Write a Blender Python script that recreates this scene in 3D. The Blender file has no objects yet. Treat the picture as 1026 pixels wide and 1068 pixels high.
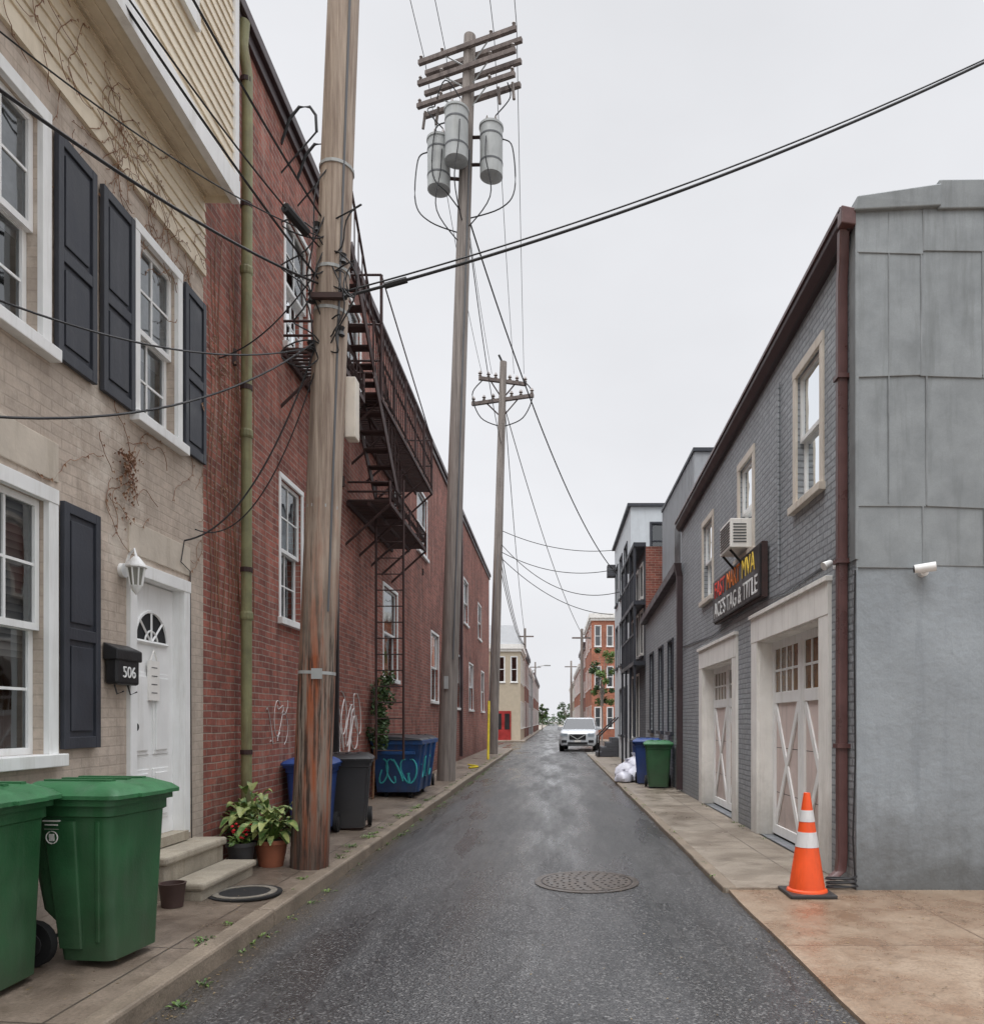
import bpy, bmesh, math, random
from mathutils import Vector, Matrix
random.seed(7)
S = bpy.context.scene
COL = S.collection

# ------------------------------------------------------------------ helpers
class P:
    def __init__(s, name, mat, M=None, smooth=False, bevel=0):
        s.name, s.mat, s.v, s.f, s.M, s.smooth, s.bevel = name, mat, [], [], M, smooth, bevel
    def add(s, vs, fs):
        o = len(s.v)
        for p in vs:
            p = Vector(p)
            s.v.append(s.M @ p if s.M else p)
        for f in fs: s.f.append([i + o for i in f])
        return s
    def quad(s, a, b, c, d): return s.add([a, b, c, d], [(0, 1, 2, 3)])
    def box(s, x0, x1, y0, y1, z0, z1):
        return s.add([(x0,y0,z0),(x1,y0,z0),(x1,y1,z0),(x0,y1,z0),(x0,y0,z1),(x1,y0,z1),(x1,y1,z1),(x0,y1,z1)],
                     [(0,3,2,1),(4,5,6,7),(0,1,5,4),(1,2,6,5),(2,3,7,6),(3,0,4,7)])
    def fbox(s, fr, u0, u1, v0, v1, w0, w1):
        a, b = fr.pt(u0, v0, w0), fr.pt(u1, v1, w1)
        return s.box(min(a[0],b[0]),max(a[0],b[0]),min(a[1],b[1]),max(a[1],b[1]),min(a[2],b[2]),max(a[2],b[2]))
    def fquad(s, fr, u0, u1, v0, v1, w): return s.quad(fr.pt(u0,v0,w),fr.pt(u1,v0,w),fr.pt(u1,v1,w),fr.pt(u0,v1,w))
    def loft(s, loops, cap=True):
        n = len(loops[0]); vs = [p for l in loops for p in l]; fs = []
        for k in range(len(loops)-1):
            for i in range(n):
                j = (i+1) % n
                fs.append((k*n+i, k*n+j, (k+1)*n+j, (k+1)*n+i))
        if cap:
            fs.append(tuple(range(n))[::-1]); fs.append(tuple((len(loops)-1)*n+i for i in range(n)))
        return s.add(vs, fs)
    def tube(s, pts, r, n=6, r1=None):
        pts = [Vector(p) for p in pts]; loops = []; m = len(pts)
        ref = None
        for k, p in enumerate(pts):
            d = (pts[min(k+1,m-1)] - pts[max(k-1,0)]).normalized()
            if ref is None: ref = Vector((0,0,1)) if abs(d.z) < .9 else Vector((1,0,0))
            a = d.cross(ref).normalized(); b = d.cross(a).normalized()
            rr = r if r1 is None else r + (r1-r)*k/(m-1)
            loops.append([p + a*math.cos(2*math.pi*i/n)*rr + b*math.sin(2*math.pi*i/n)*rr for i in range(n)])
        return s.loft(loops)
    def cyl(s, a, b, r, r1=None, n=16): return s.tube([a, b], r, n, r if r1 is None else r1)
    def lathe(s, c, prof, n=24):
        return s.loft([[(c[0]+r*math.cos(2*math.pi*i/n), c[1]+r*math.sin(2*math.pi*i/n), c[2]+z) for i in range(n)] for r, z in prof])
    def rail(s, a, b, w=.04): return s.tube([a, b], w*.6, 4)
    def plank(s, a, b, width, thick, nrm):
        a, b, nrm = Vector(a), Vector(b), Vector(nrm).normalized()
        d = (b-a).normalized(); t = d.cross(nrm).normalized()*width/2; h = nrm*thick
        return s.loft([[a-t, a+t, a+t+h, a-t+h], [b-t, b+t, b+t+h, b-t+h]])
    def extr(s, pts, off):
        off = Vector(off); return s.loft([[Vector(p) for p in pts], [Vector(p)+off for p in pts]])
    def build(s, parent=None, inv=None):
        me = bpy.data.meshes.new(s.name)
        me.from_pydata([tuple(p) for p in s.v], [], s.f)
        bm = bmesh.new(); bm.from_mesh(me)
        bmesh.ops.recalc_face_normals(bm, faces=bm.faces); bm.to_mesh(me); bm.free()
        me.materials.append(s.mat)
        ob = bpy.data.objects.new(s.name, me); COL.objects.link(ob)
        if s.smooth:
            for p in me.polygons: p.use_smooth = True
            try: me.set_sharp_from_angle(angle=math.radians(38))
            except Exception: pass
        if s.bevel:
            b = ob.modifiers.new('bevel', 'BEVEL'); b.width = s.bevel; b.segments = 2; b.limit_method = 'ANGLE'
        if parent:
            ob.parent = parent
            ob.matrix_parent_inverse = inv
        return ob

class G:
    def __init__(s, name, loc=(0,0,0), M=None):
        s.e = bpy.data.objects.new(name, None); s.e.location = loc; s.e.empty_display_size = .2
        COL.objects.link(s.e); s.inv = Matrix.Translation(-Vector(loc)); s.parts = {}; s.M = M
    def p(s, name, mat, smooth=False, bevel=0):
        if name not in s.parts: s.parts[name] = P(name, mat, s.M, smooth, bevel)
        return s.parts[name]
    def done(s):
        for q in s.parts.values():
            if q.v: q.build(s.e, s.inv)
    def text(s, name, body, loc, xd, size, mat, width=None, yd=(0,0,1)):
        cu = bpy.data.curves.new(name, 'FONT'); cu.body = body; cu.size = size; cu.extrude = .003
        cu.align_x = 'CENTER'; cu.align_y = 'CENTER'; cu.materials.append(mat)
        ob = bpy.data.objects.new(name, cu); COL.objects.link(ob)
        x = Vector(xd); y = Vector(yd); z = x.cross(y)
        m = Matrix(((x.x,y.x,z.x,loc[0]),(x.y,y.y,z.y,loc[1]),(x.z,y.z,z.z,loc[2]),(0,0,0,1)))
        if width:
            bpy.context.view_layer.update()
            k = width/max(ob.dimensions.x, .01); m = m @ Matrix.Diagonal((k,1,1,1))
        ob.parent = s.e; ob.matrix_parent_inverse = s.inv; ob.matrix_basis = m
        return ob

class F:
    def __init__(s, axis, pos, n): s.a, s.p, s.n = axis, pos, n
    def pt(s, u, v, w): return (s.p+s.n*w, u, v) if s.a == 'Y' else (u, s.p+s.n*w, v)

# ------------------------------------------------------------------ materials
def base(name):
    m = bpy.data.materials.new(name); m.use_nodes = True
    N, L = m.node_tree.nodes, m.node_tree.links
    return m, N, L, N['Principled BSDF']
def mapped(N, L, sc):
    tc = N.new('ShaderNodeTexCoord'); mp = N.new('ShaderNodeMapping'); mp.inputs['Scale'].default_value = sc
    L.new(tc.outputs['Object'], mp.inputs['Vector']); return mp.outputs['Vector']
def noise(N, L, vec, scale, detail=4, rough=.6):
    n = N.new('ShaderNodeTexNoise'); n.inputs['Scale'].default_value = scale
    n.inputs['Detail'].default_value = detail; n.inputs['Roughness'].default_value = rough
    L.new(vec, n.inputs['Vector']); return n.outputs['Fac']
def mrange(N, L, x, a, b, c, d):
    n = N.new('ShaderNodeMapRange'); L.new(x, n.inputs[0])
    for i, q in enumerate((a,b,c,d)): n.inputs[i+1].default_value = q
    return n.outputs[0]
def mixc(N, L, fac, a, b, mode='MIX'):
    n = N.new('ShaderNodeMix'); n.data_type = 'RGBA'; n.blend_type = mode
    for sock, q in ((n.inputs[0], fac), (n.inputs[6], a), (n.inputs[7], b)):
        if isinstance(q, (int, float)): sock.default_value = q
        elif isinstance(q, tuple): sock.default_value = (*q[:3], 1)
        else: L.new(q, sock)
    return n.outputs[2]
def bump(N, L, b, h, strength, dist=.01):
    n = N.new('ShaderNodeBump'); n.inputs['Strength'].default_value = strength; n.inputs['Distance'].default_value = dist
    L.new(h, n.inputs['Height']); L.new(n.outputs['Normal'], b.inputs['Normal']); return n
def c255(r, g, b):
    return tuple(((x/255+.055)/1.055)**2.4 if x > 10 else x/255/12.92 for x in (r, g, b))
def mul(c, k): return tuple(x*k for x in c)

def mat(name, col, rough=.6, metal=0, var=.25, vs=3, bs=40, bst=.15, streak=0, streakcol=None, spec=.5, fine=.0, grime=0):
    m, N, L, b = base(name)
    v = mapped(N, L, (1,1,1))
    n1 = noise(N, L, v, vs)
    c = mixc(N, L, mrange(N, L, n1, .3, .7, 0, 1), mul(col, 1-var), mul(col, 1+var))
    if streak:
        v2 = mapped(N, L, (5,5,.5)); n2 = noise(N, L, v2, 1.5, 5, .7)
        c = mixc(N, L, mrange(N, L, n2, .5, .72, 0, streak), c, streakcol or mul(col, .4))
    if fine:
        n3 = noise(N, L, v, 90, 2); c = mixc(N, L, mrange(N, L, n3, .35, .65, 0, fine), c, mul(col, .45))
    if grime:
        tc = N.new('ShaderNodeTexCoord'); sp = N.new('ShaderNodeSeparateXYZ'); L.new(tc.outputs['Object'], sp.inputs[0])
        hz = N.new('ShaderNodeMath'); hz.operation = 'MULTIPLY_ADD'; L.new(noise(N, L, v, 3.5, 5, .7), hz.inputs[0]); hz.inputs[1].default_value = -1.2; L.new(sp.outputs['Z'], hz.inputs[2])
        c = mixc(N, L, mrange(N, L, hz.outputs[0], -.55, .35, grime, 0), c, (.06,.055,.045))
    L.new(c, b.inputs['Base Color'])
    b.inputs['Roughness'].default_value = rough; b.inputs['Metallic'].default_value = metal
    b.inputs['Specular IOR Level'].default_value = spec
    r = mrange(N, L, n1, .3, .7, max(0, rough-.12), min(1, rough+.12)); L.new(r, b.inputs['Roughness'])
    if bst: bump(N, L, b, noise(N, L, v, bs, 2), bst, .008)
    return m

def brick(name, axis, c1, c2, mort, rough=.85, var=.35, bst=.6, stain=.4, staincol=(.1,.08,.07), msize=.012, patch=None, patchamt=0, efflo=0):
    m, N, L, b = base(name)
    tc = N.new('ShaderNodeTexCoord'); sp = N.new('ShaderNodeSeparateXYZ'); L.new(tc.outputs['Object'], sp.inputs[0])
    cb = N.new('ShaderNodeCombineXYZ'); L.new(sp.outputs[axis], cb.inputs[0]); L.new(sp.outputs['Z'], cb.inputs[1])
    nn = N.new('ShaderNodeTexNoise'); nn.inputs['Scale'].default_value = 2.5; nn.inputs['Detail'].default_value = 1; L.new(tc.outputs['Object'], nn.inputs['Vector'])
    sc = N.new('ShaderNodeVectorMath'); sc.operation = 'SCALE'; sc.inputs['Scale'].default_value = .02; L.new(nn.outputs['Color'], sc.inputs[0])
    ad = N.new('ShaderNodeVectorMath'); L.new(cb.outputs[0], ad.inputs[0]); L.new(sc.outputs[0], ad.inputs[1])
    br = N.new('ShaderNodeTexBrick'); L.new(ad.outputs[0], br.inputs['Vector'])
    br.inputs['Scale'].default_value = 1; br.inputs['Brick Width'].default_value = .215; br.inputs['Row Height'].default_value = .072
    br.inputs['Mortar Size'].default_value = msize*.6; br.inputs['Mortar Smooth'].default_value = .25; br.inputs['Bias'].default_value = -.1
    br.inputs['Color1'].default_value = (*c1, 1); br.inputs['Color2'].default_value = (*c2, 1); br.inputs['Mortar'].default_value = (*mort, 1)
    v = tc.outputs['Object']
    n1 = noise(N, L, v, .9, 5, .65)
    k = mrange(N, L, n1, .3, .7, 1-var, 1+var)
    vm = N.new('ShaderNodeVectorMath'); vm.operation = 'SCALE'; L.new(br.outputs['Color'], vm.inputs[0]); L.new(k, vm.inputs['Scale'])
    v2 = mapped(N, L, (4,4,.45)); n2 = noise(N, L, v2, 1.3, 5, .7)
    c = mixc(N, L, mrange(N, L, n2, .47, .72, 0, stain), vm.outputs[0], staincol)
    n5 = noise(N, L, v, 14, 3, .7); c = mixc(N, L, mrange(N, L, n5, .42, .75, 0, .4), c, mul(c2, .5))
    if efflo: c = mixc(N, L, mrange(N, L, n2, .46, .3, 0, efflo), c, c255(180,160,148))
    if patch:
        n4 = noise(N, L, v, .7, 7, .72); c = mixc(N, L, mrange(N, L, n4, .54, .6, 0, patchamt), c, patch)
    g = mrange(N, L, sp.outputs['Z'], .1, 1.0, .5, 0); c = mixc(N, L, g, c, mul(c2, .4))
    L.new(c, b.inputs['Base Color']); b.inputs['Roughness'].default_value = rough
    h = N.new('ShaderNodeMath'); h.operation = 'MULTIPLY_ADD'; L.new(br.outputs['Fac'], h.inputs[0]); h.inputs[1].default_value = -1
    L.new(n5, h.inputs[2])
    bump(N, L, b, h.outputs[0], bst, .012)
    return m

def glass(name, tint=.55):
    m = bpy.data.materials.new(name); m.use_nodes = True; N, L = m.node_tree.nodes, m.node_tree.links
    N.clear(); o = N.new('ShaderNodeOutputMaterial'); mx = N.new('ShaderNodeMixShader'); t = N.new('ShaderNodeBsdfTransparent'); g = N.new('ShaderNodeBsdfGlossy')
    t.inputs[0].default_value = (tint, tint*1.02, tint*1.02, 1); g.inputs['Roughness'].default_value = .03; g.inputs['Color'].default_value = (.9,.93,.95,1)
    f = N.new('ShaderNodeFresnel'); f.inputs['IOR'].default_value = 2.3
    tc = N.new('ShaderNodeTexCoord'); nz = N.new('ShaderNodeTexNoise'); nz.inputs['Scale'].default_value = 2.0; nz.inputs['Detail'].default_value = 1; L.new(tc.outputs['Object'], nz.inputs['Vector'])
    bp = N.new('ShaderNodeBump'); bp.inputs['Strength'].default_value = .2; bp.inputs['Distance'].default_value = .05; L.new(nz.outputs['Fac'], bp.inputs['Height'])
    L.new(bp.outputs[0], g.inputs['Normal'])
    L.new(f.outputs[0], mx.inputs[0]); L.new(t.outputs[0], mx.inputs[1]); L.new(g.outputs[0], mx.inputs[2]); L.new(mx.outputs[0], o.inputs[0])
    return m

def stripes(name, a, b_, period):
    m, N, L, b = base(name)
    tc = N.new('ShaderNodeTexCoord'); sp = N.new('ShaderNodeSeparateXYZ'); L.new(tc.outputs['Object'], sp.inputs[0])
    q = N.new('ShaderNodeMath'); q.operation = 'MODULO'; L.new(sp.outputs['Z'], q.inputs[0]); q.inputs[1].default_value = period
    c = mixc(N, L, mrange(N, L, q.outputs[0], 0, period, 0, 1), a, b_); L.new(c, b.inputs['Base Color']); return m

def wood(name, col, dark, low=None, scale=1):
    m, N, L, b = base(name)
    v = mapped(N, L, (18*scale, 18*scale, .7)); n1 = noise(N, L, v, 1, 6, .7)
    c = mixc(N, L, mrange(N, L, n1, .36, .64, 0, 1), dark, col)
    v0 = mapped(N, L, (1,1,.6)); n2 = noise(N, L, v0, 2.2, 4)
    c = mixc(N, L, mrange(N, L, n2, .4, .7, 0, .5), c, mul(col, .7))
    if low:
        tc = N.new('ShaderNodeTexCoord'); sp = N.new('ShaderNodeSeparateXYZ'); L.new(tc.outputs['Object'], sp.inputs[0])
        hz = N.new('ShaderNodeMath'); hz.operation = 'MULTIPLY_ADD'; L.new(n2, hz.inputs[0]); hz.inputs[1].default_value = 2.8; L.new(sp.outputs['Z'], hz.inputs[2])
        vr = mapped(N, L, (9,9,.5)); nr = noise(N, L, vr, 1, 5, .7)
        rc = mixc(N, L, mrange(N, L, nr, .42, .58, 0, 1), low, mul(col, .5))
        rc = mixc(N, L, mrange(N, L, noise(N, L, vr, 2.3, 5, .7), .46, .58, 0, .95), rc, mul(dark, .2))
        c = mixc(N, L, mrange(N, L, hz.outputs[0], 3.4, 4.9, 1, 0), c, rc)
        c = mixc(N, L, mrange(N, L, sp.outputs['Z'], .1, .9, .7, 0), c, (.035,.025,.02))
    L.new(c, b.inputs['Base Color']); b.inputs['Roughness'].default_value = .8
    bump(N, L, b, n1, .7, .02); return m

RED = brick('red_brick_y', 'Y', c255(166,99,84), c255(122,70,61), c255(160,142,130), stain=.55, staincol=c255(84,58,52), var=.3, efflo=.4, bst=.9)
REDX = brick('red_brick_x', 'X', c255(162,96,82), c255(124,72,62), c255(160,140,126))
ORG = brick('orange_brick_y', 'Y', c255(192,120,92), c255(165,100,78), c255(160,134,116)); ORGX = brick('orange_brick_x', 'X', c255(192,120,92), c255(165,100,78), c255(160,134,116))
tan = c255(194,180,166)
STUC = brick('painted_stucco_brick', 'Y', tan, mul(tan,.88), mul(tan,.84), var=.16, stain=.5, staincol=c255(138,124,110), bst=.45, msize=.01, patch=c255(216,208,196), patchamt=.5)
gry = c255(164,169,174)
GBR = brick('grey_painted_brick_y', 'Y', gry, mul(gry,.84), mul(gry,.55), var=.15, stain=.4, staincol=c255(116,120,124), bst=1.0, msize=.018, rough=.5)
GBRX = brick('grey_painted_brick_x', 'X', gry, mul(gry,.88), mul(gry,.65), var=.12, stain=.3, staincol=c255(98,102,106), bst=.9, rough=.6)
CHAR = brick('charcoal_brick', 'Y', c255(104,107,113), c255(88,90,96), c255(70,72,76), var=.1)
GSTU = mat('blue_grey_stucco', c255(143,150,155), .62, var=.15, vs=1.6, bs=11, bst=1.0, streak=.5, streakcol=c255(118,125,131), grime=.65, fine=.18)
GPAN = mat('grey_tin_panel', c255(137,142,144), .45, var=.17, vs=3.2, bs=4, bst=.7, streak=.6, streakcol=c255(106,110,110), metal=.1, fine=.14)
SEAM = mat('tin_seam', c255(126,130,132), .5)
WHT = mat('white_paint', c255(234,235,234), .5, var=.06, bst=.05, streak=.4, streakcol=c255(180,177,168))
WHT2 = mat('aged_white_paint', c255(236,234,229), .6, var=.07, streak=.45, streakcol=c255(184,178,168), grime=.4)
CREAM = mat('cream_siding', c255(224,212,190), .55, var=.07, bst=.05, streak=.4, streakcol=c255(176,160,136))
SHUT = mat('slate_shutter_paint', c255(54,57,65), .5, var=.2, streak=.4, streakcol=c255(78,80,86))
BLK = mat('black_paint', c255(32,32,34), .45, var=.2)
IRON = mat('rusty_dark_iron', c255(62,44,42), .7, var=.35, vs=8)
BROWN = mat('brown_gutter_metal', c255(92,64,62), .35, var=.2, vs=4, streak=.4)
DKBR = mat('dark_brown_gutter', c255(66,52,54), .45, var=.2)
ROOF = mat('roof_tar', c255(60,60,62), .9)
COPP = mat('patinated_copper_pipe', c255(134,134,98), .6, var=.3, vs=4, streak=.8, streakcol=c255(112,84,56))
GLS = glass('window_glass', .7)
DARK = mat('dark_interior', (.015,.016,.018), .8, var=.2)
BLIND = stripes('window_blinds', c255(215,215,212), c255(135,137,138), .05)
CURT = mat('curtain_cloth', c255(206,208,210), .9, var=.3, vs=7)
POLE = wood('weathered_pole_wood', c255(190,174,158), c255(118,100,88), low=c255(150,84,52))
POLE2 = wood('grey_pole_wood', c255(160,151,144), c255(106,98,93))
ARMW = wood('crossarm_wood', c255(132,120,114), c255(88,78,75), scale=.3)
GREYM = mat('transformer_grey', c255(170,173,172), .4, var=.12, streak=.5, streakcol=c255(124,122,114))
CABLE = mat('cable_black', c255(30,30,32), .6, var=.1, bst=0)
CABLEG = mat('cable_grey', c255(95,97,100), .6, var=.1, bst=0)
GREEN = mat('green_bin_plastic', c255(42,92,56), .48, var=.22, vs=4, bs=70, bst=.15, streak=.55, streakcol=c255(76,106,82), grime=.5)
GREENL = mat('green_bin_lid_plastic', c255(54,110,70), .48, var=.22, vs=6, bs=70, bst=.15, streak=.4, streakcol=c255(92,124,100))
BLUE = mat('blue_bin_plastic', c255(32,62,122), .45, var=.18, vs=4, grime=.4)
BLKP = mat('black_bin_plastic', c255(46,46,50), .5, var=.2, grime=.3)
RUB = mat('rubber', c255(25,25,26), .8)
DUMP = mat('dumpster_blue_paint', c255(26,74,128), .5, var=.3, vs=3, streak=.6, streakcol=c255(70,60,66), grime=.5)
CYAN = mat('graffiti_cyan_paint', c255(70,180,185), .6, bst=0)
GRAF = mat('graffiti_white_paint', c255(205,198,196), .7, bst=0)
CONC = mat('step_concrete', c255(188,178,160), .8, var=.18, vs=3, bs=60, bst=.4, fine=.35, streak=.5, streakcol=c255(128,112,92), grime=.45)
KERB = mat('kerb_stone', c255(134,121,106), .6, var=.3, vs=3, bs=30, bst=.6, fine=.5)
ORNG = mat('cone_orange_plastic', c255(228,84,34), .45, var=.14, bst=.03, streak=.4, streakcol=c255(150,62,34))
REFL = mat('cone_white_band', c255(205,205,205), .4, var=.1, bst=.03, streak=.5)
TERRA = mat('terracotta', c255(140,84,60), .8)
CLAY = mat('brown_plastic_pot', c255(70,52,48), .6)
REDF = mat('red_flower', c255(196,30,40), .6)
YEL = mat('yellow_plastic', c255(212,190,40), .5)
SOIL = mat('soil', c255(52,40,32), .95)
CAST = mat('cast_iron_cover', c255(96,88,82), .38, metal=.5, var=.3, vs=9, bs=30, bst=.5)
CASTD = mat('cast_iron_relief', c255(66,61,58), .42, metal=.4, var=.3, vs=9)

def leafmat(name, a, b_):
    m, N, L, b = base(name); v = mapped(N, L, (1,1,1)); n = noise(N, L, v, 11, 2)
    L.new(mixc(N, L, mrange(N, L, n, .38, .62, 0, 1), a, b_), b.inputs['Base Color']); b.inputs['Roughness'].default_value = .5
    return m
LEAF = leafmat('foliage', c255(58,86,40), c255(110,136,62))
LEAFD = leafmat('dark_foliage', c255(40,62,34), c255(74,100,52))
HOSTA = leafmat('variegated_leaf', c255(66,100,48), c255(152,160,98))
DRY = leafmat('dried_vine', c255(118,80,56), c255(146,112,84))
DEBR = leafmat('leaf_litter', c255(70,55,38), c255(140,120,82))

def asphalt():
    m, N, L, b = base('wet_asphalt'); v = mapped(N, L, (1,1,1))
    vo = N.new('ShaderNodeTexVoronoi'); vo.inputs['Scale'].default_value = 80; L.new(v, vo.inputs['Vector'])
    big = noise(N, L, mapped(N, L, (1.2,.3,1)), .9, 6, .65)
    c = mixc(N, L, mrange(N, L, big, .35, .65, 0, 1), (.034,.035,.037), (.072,.071,.072))
    ag = N.new('ShaderNodeSeparateColor'); L.new(vo.outputs['Color'], ag.inputs[0])
    c = mixc(N, L, mrange(N, L, ag.outputs[0], .7, 1, 0, .75), c, (.21,.205,.2))
    c = mixc(N, L, mrange(N, L, ag.outputs[1], .6, 1, 0, .7), c, (.016,.016,.018))
    dv = N.new('ShaderNodeTexNoise'); dv.inputs['Scale'].default_value = 1.6; dv.inputs['Detail'].default_value = 4; L.new(v, dv.inputs['Vector'])
    sc = N.new('ShaderNodeVectorMath'); sc.operation = 'SCALE'; sc.inputs['Scale'].default_value = .9; L.new(dv.outputs['Color'], sc.inputs[0])
    ad = N.new('ShaderNodeVectorMath'); L.new(v, ad.inputs[0]); L.new(sc.outputs[0], ad.inputs[1])
    cr = N.new('ShaderNodeTexVoronoi'); cr.feature = 'DISTANCE_TO_EDGE'; cr.inputs['Scale'].default_value = .42; L.new(ad.outputs[0], cr.inputs['Vector'])
    c = mixc(N, L, mrange(N, L, cr.outputs['Distance'], 0, .009, .6, 0), c, (.015,.015,.015))
    tc = N.new('ShaderNodeTexCoord'); sp = N.new('ShaderNodeSeparateXYZ'); L.new(tc.outputs['Object'], sp.inputs[0])
    es = N.new('ShaderNodeMath'); es.operation = 'MULTIPLY_ADD'; L.new(big, es.inputs[0]); es.inputs[1].default_value = -.55; L.new(sp.outputs['X'], es.inputs[2])
    c = mixc(N, L, mrange(N, L, es.outputs[0], -2.36, -2.1, .75, 0), c, (.06,.048,.035))
    c = mixc(N, L, mrange(N, L, es.outputs[0], 1.2, 1.4, 0, .6), c, (.05,.042,.033))
    L.new(c, b.inputs['Base Color'])
    wet = noise(N, L, mapped(N, L, (1.5,.2,1)), 1.1, 6, .62)
    L.new(mrange(N, L, wet, .4, .6, .2, .5), b.inputs['Roughness']); b.inputs['Specular IOR Level'].default_value = .6
    h = N.new('ShaderNodeMath'); h.operation = 'MULTIPLY_ADD'; L.new(noise(N, L, v, 14, 3), h.inputs[0]); h.inputs[1].default_value = .7; L.new(vo.outputs['Distance'], h.inputs[2])
    bp = bump(N, L, b, h.outputs[0], .5, .008); L.new(mrange(N, L, wet, .4, .6, .25, .65), bp.inputs['Strength']); return m
ASPH = asphalt()
def slab(name, a, b_, joint, lx, ly, rough=.5, stain=(.08,.06,.045)):
    m, N, L, b = base(name); v = mapped(N, L, (1,1,1))
    br = N.new('ShaderNodeTexBrick'); br.offset = 0; L.new(v, br.inputs['Vector'])
    for k, q in (('Scale',1),('Brick Width',lx),('Row Height',ly),('Mortar Size',.008),('Mortar Smooth',.3)): br.inputs[k].default_value = q
    br.inputs['Color1'].default_value = (*a,1); br.inputs['Color2'].default_value = (*b_,1); br.inputs['Mortar'].default_value = (*joint,1)
    n1 = noise(N, L, v, 1.2, 7, .72); c = mixc(N, L, mrange(N, L, n1, .42, .62, 0, .8), br.outputs['Color'], stain)
    n0 = noise(N, L, v, 3.3, 6, .75); c = mixc(N, L, mrange(N, L, n0, .55, .7, 0, .6), c, mul(stain, .5))
    n2 = noise(N, L, v, 60, 3, .7); c = mixc(N, L, mrange(N, L, n2, .42, .68, 0, .6), c, mul(a, .4))
    L.new(c, b.inputs['Base Color'])
    L.new(mrange(N, L, n1, .35, .65, rough+.15, rough-.25), b.inputs['Roughness'])
    h = N.new('ShaderNodeMath'); h.operation = 'SUBTRACT'; L.new(n2, h.inputs[0]); L.new(br.outputs['Fac'], h.inputs[1])
    bump(N, L, b, h.outputs[0], .4, .01); return m
PAVL = slab('damp_brown_paving', c255(138,124,110), c255(122,110,98), c255(50,44,38), 1.2, 1.2, stain=c255(90,78,68))
PAVR = slab('damp_tan_paving', c255(164,153,139), c255(150,140,127), c255(72,64,56), 1.17, 1.5, stain=c255(112,99,86))
APRN = slab('rusty_wet_apron', c255(160,141,122), c255(150,131,112), c255(84,68,58), 3.0, 2.6, rough=.4, stain=c255(128,99,77))
GRND = mat('distant_ground', c255(110,106,100), .8, vs=.3)

# ------------------------------------------------------------------ world, light, camera
W = bpy.data.worlds.new('World'); S.world = W; W.use_nodes = True
N, L = W.node_tree.nodes, W.node_tree.links
bg = N['Background']; bg.inputs['Strength'].default_value = .1
sk = N.new('ShaderNodeTexSky'); sk.sky_type = 'NISHITA'; sk.sun_disc = False
sk.sun_elevation = math.radians(58); sk.sun_rotation = math.radians(160); sk.dust_density = 4
hs = N.new('ShaderNodeHueSaturation'); hs.inputs['Saturation'].default_value = .2; L.new(sk.outputs[0], hs.inputs['Color'])
tc = N.new('ShaderNodeTexCoord'); sp = N.new('ShaderNodeSeparateXYZ'); L.new(tc.outputs['Generated'], sp.inputs[0])
mp = N.new('ShaderNodeMapping'); mp.inputs['Scale'].default_value = (1,1,2.2); L.new(tc.outputs['Generated'], mp.inputs[0])
nz = noise(N, L, mp.outputs[0], 1.6, 5, .5)
k = mrange(N, L, nz, .3, .7, .92, 1.07)
z = N.new('ShaderNodeMapRange'); L.new(sp.outputs['Z'], z.inputs[0])
for i, q in enumerate((.70, 1, 1, 6.6)): z.inputs[i+1].default_value = q
pr = N.new('ShaderNodeMath'); pr.operation = 'MULTIPLY'; L.new(k, pr.inputs[0]); L.new(z.outputs[0], pr.inputs[1])
vm = N.new('ShaderNodeVectorMath'); vm.operation = 'SCALE'; vm.inputs[0].default_value = (8.5,8.6,8.95); L.new(pr.outputs[0], vm.inputs['Scale'])
cc = mixc(N, L, .93, hs.outputs[0], vm.outputs[0]); L.new(cc, bg.inputs['Color'])
sun = bpy.data.lights.new('sun', 'SUN'); sun.energy = 1.2; sun.angle = math.radians(35); sun.color = (1,.97,.93)
so = bpy.data.objects.new('sun', sun); so.rotation_euler = (math.radians(32), 0, math.radians(-20)); so.location = (0,0,30); COL.objects.link(so)
cam = bpy.data.cameras.new('camera'); co = bpy.data.objects.new('camera', cam); COL.objects.link(co)
co.location = (0,0,1.55); co.rotation_euler = (math.radians(90),0,0)
cam.sensor_fit = 'HORIZONTAL'; cam.sensor_width = 36; cam.lens = 28.07; cam.shift_x = -.0624; cam.shift_y = .2125; cam.clip_end = 3000; cam.clip_start = .05
S.camera = co
S.view_settings.view_transform = 'Standard'; S.view_settings.look = 'None'; S.view_settings.exposure = 0

# ------------------------------------------------------------------ ground
P('ground', GRND).quad((-900,-900,-.02),(900,-900,-.02),(900,1500,-.02),(-900,1500,-.02)).build()
rd = P('road', ASPH)
XL, XR = -2.1, 1.55
def ruff(y, a): return a*(math.sin(y*1.7)+.6*math.sin(y*4.1+1))*.5
ys = [-12+i*.5 for i in range(105)]
for a, b_ in zip(ys[:-1], ys[1:]):
    rd.quad((XL-.02,a,0),(XR+.06+ruff(a,.02),a,0),(XR+.06+ruff(b_,.02),b_,0),(XL-.02,b_,0))
rd.quad((-90,40,0),(90,40,0),(90,56,0),(-90,56,0)); rd.quad((XL,56,0),(XR,56,0),(XR,400,0),(XL,400,0)); rd.build()
sw = P('pavement', PAVL)
sw.quad((XL-.14,-12,.12),(XL-.14,40,.12),(-3.3,40,.17),(-3.3,-12,.17)); sw.quad((-3.3,40,.17),(XL-.14,40,.12),(XL-.14,40,-.02),(-3.3,40,-.02))
sw.build()
kb = G('kerb', (XL-.07,14,.06)); k1 = kb.p('stones', KERB, bevel=.02)
y = -12
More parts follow.
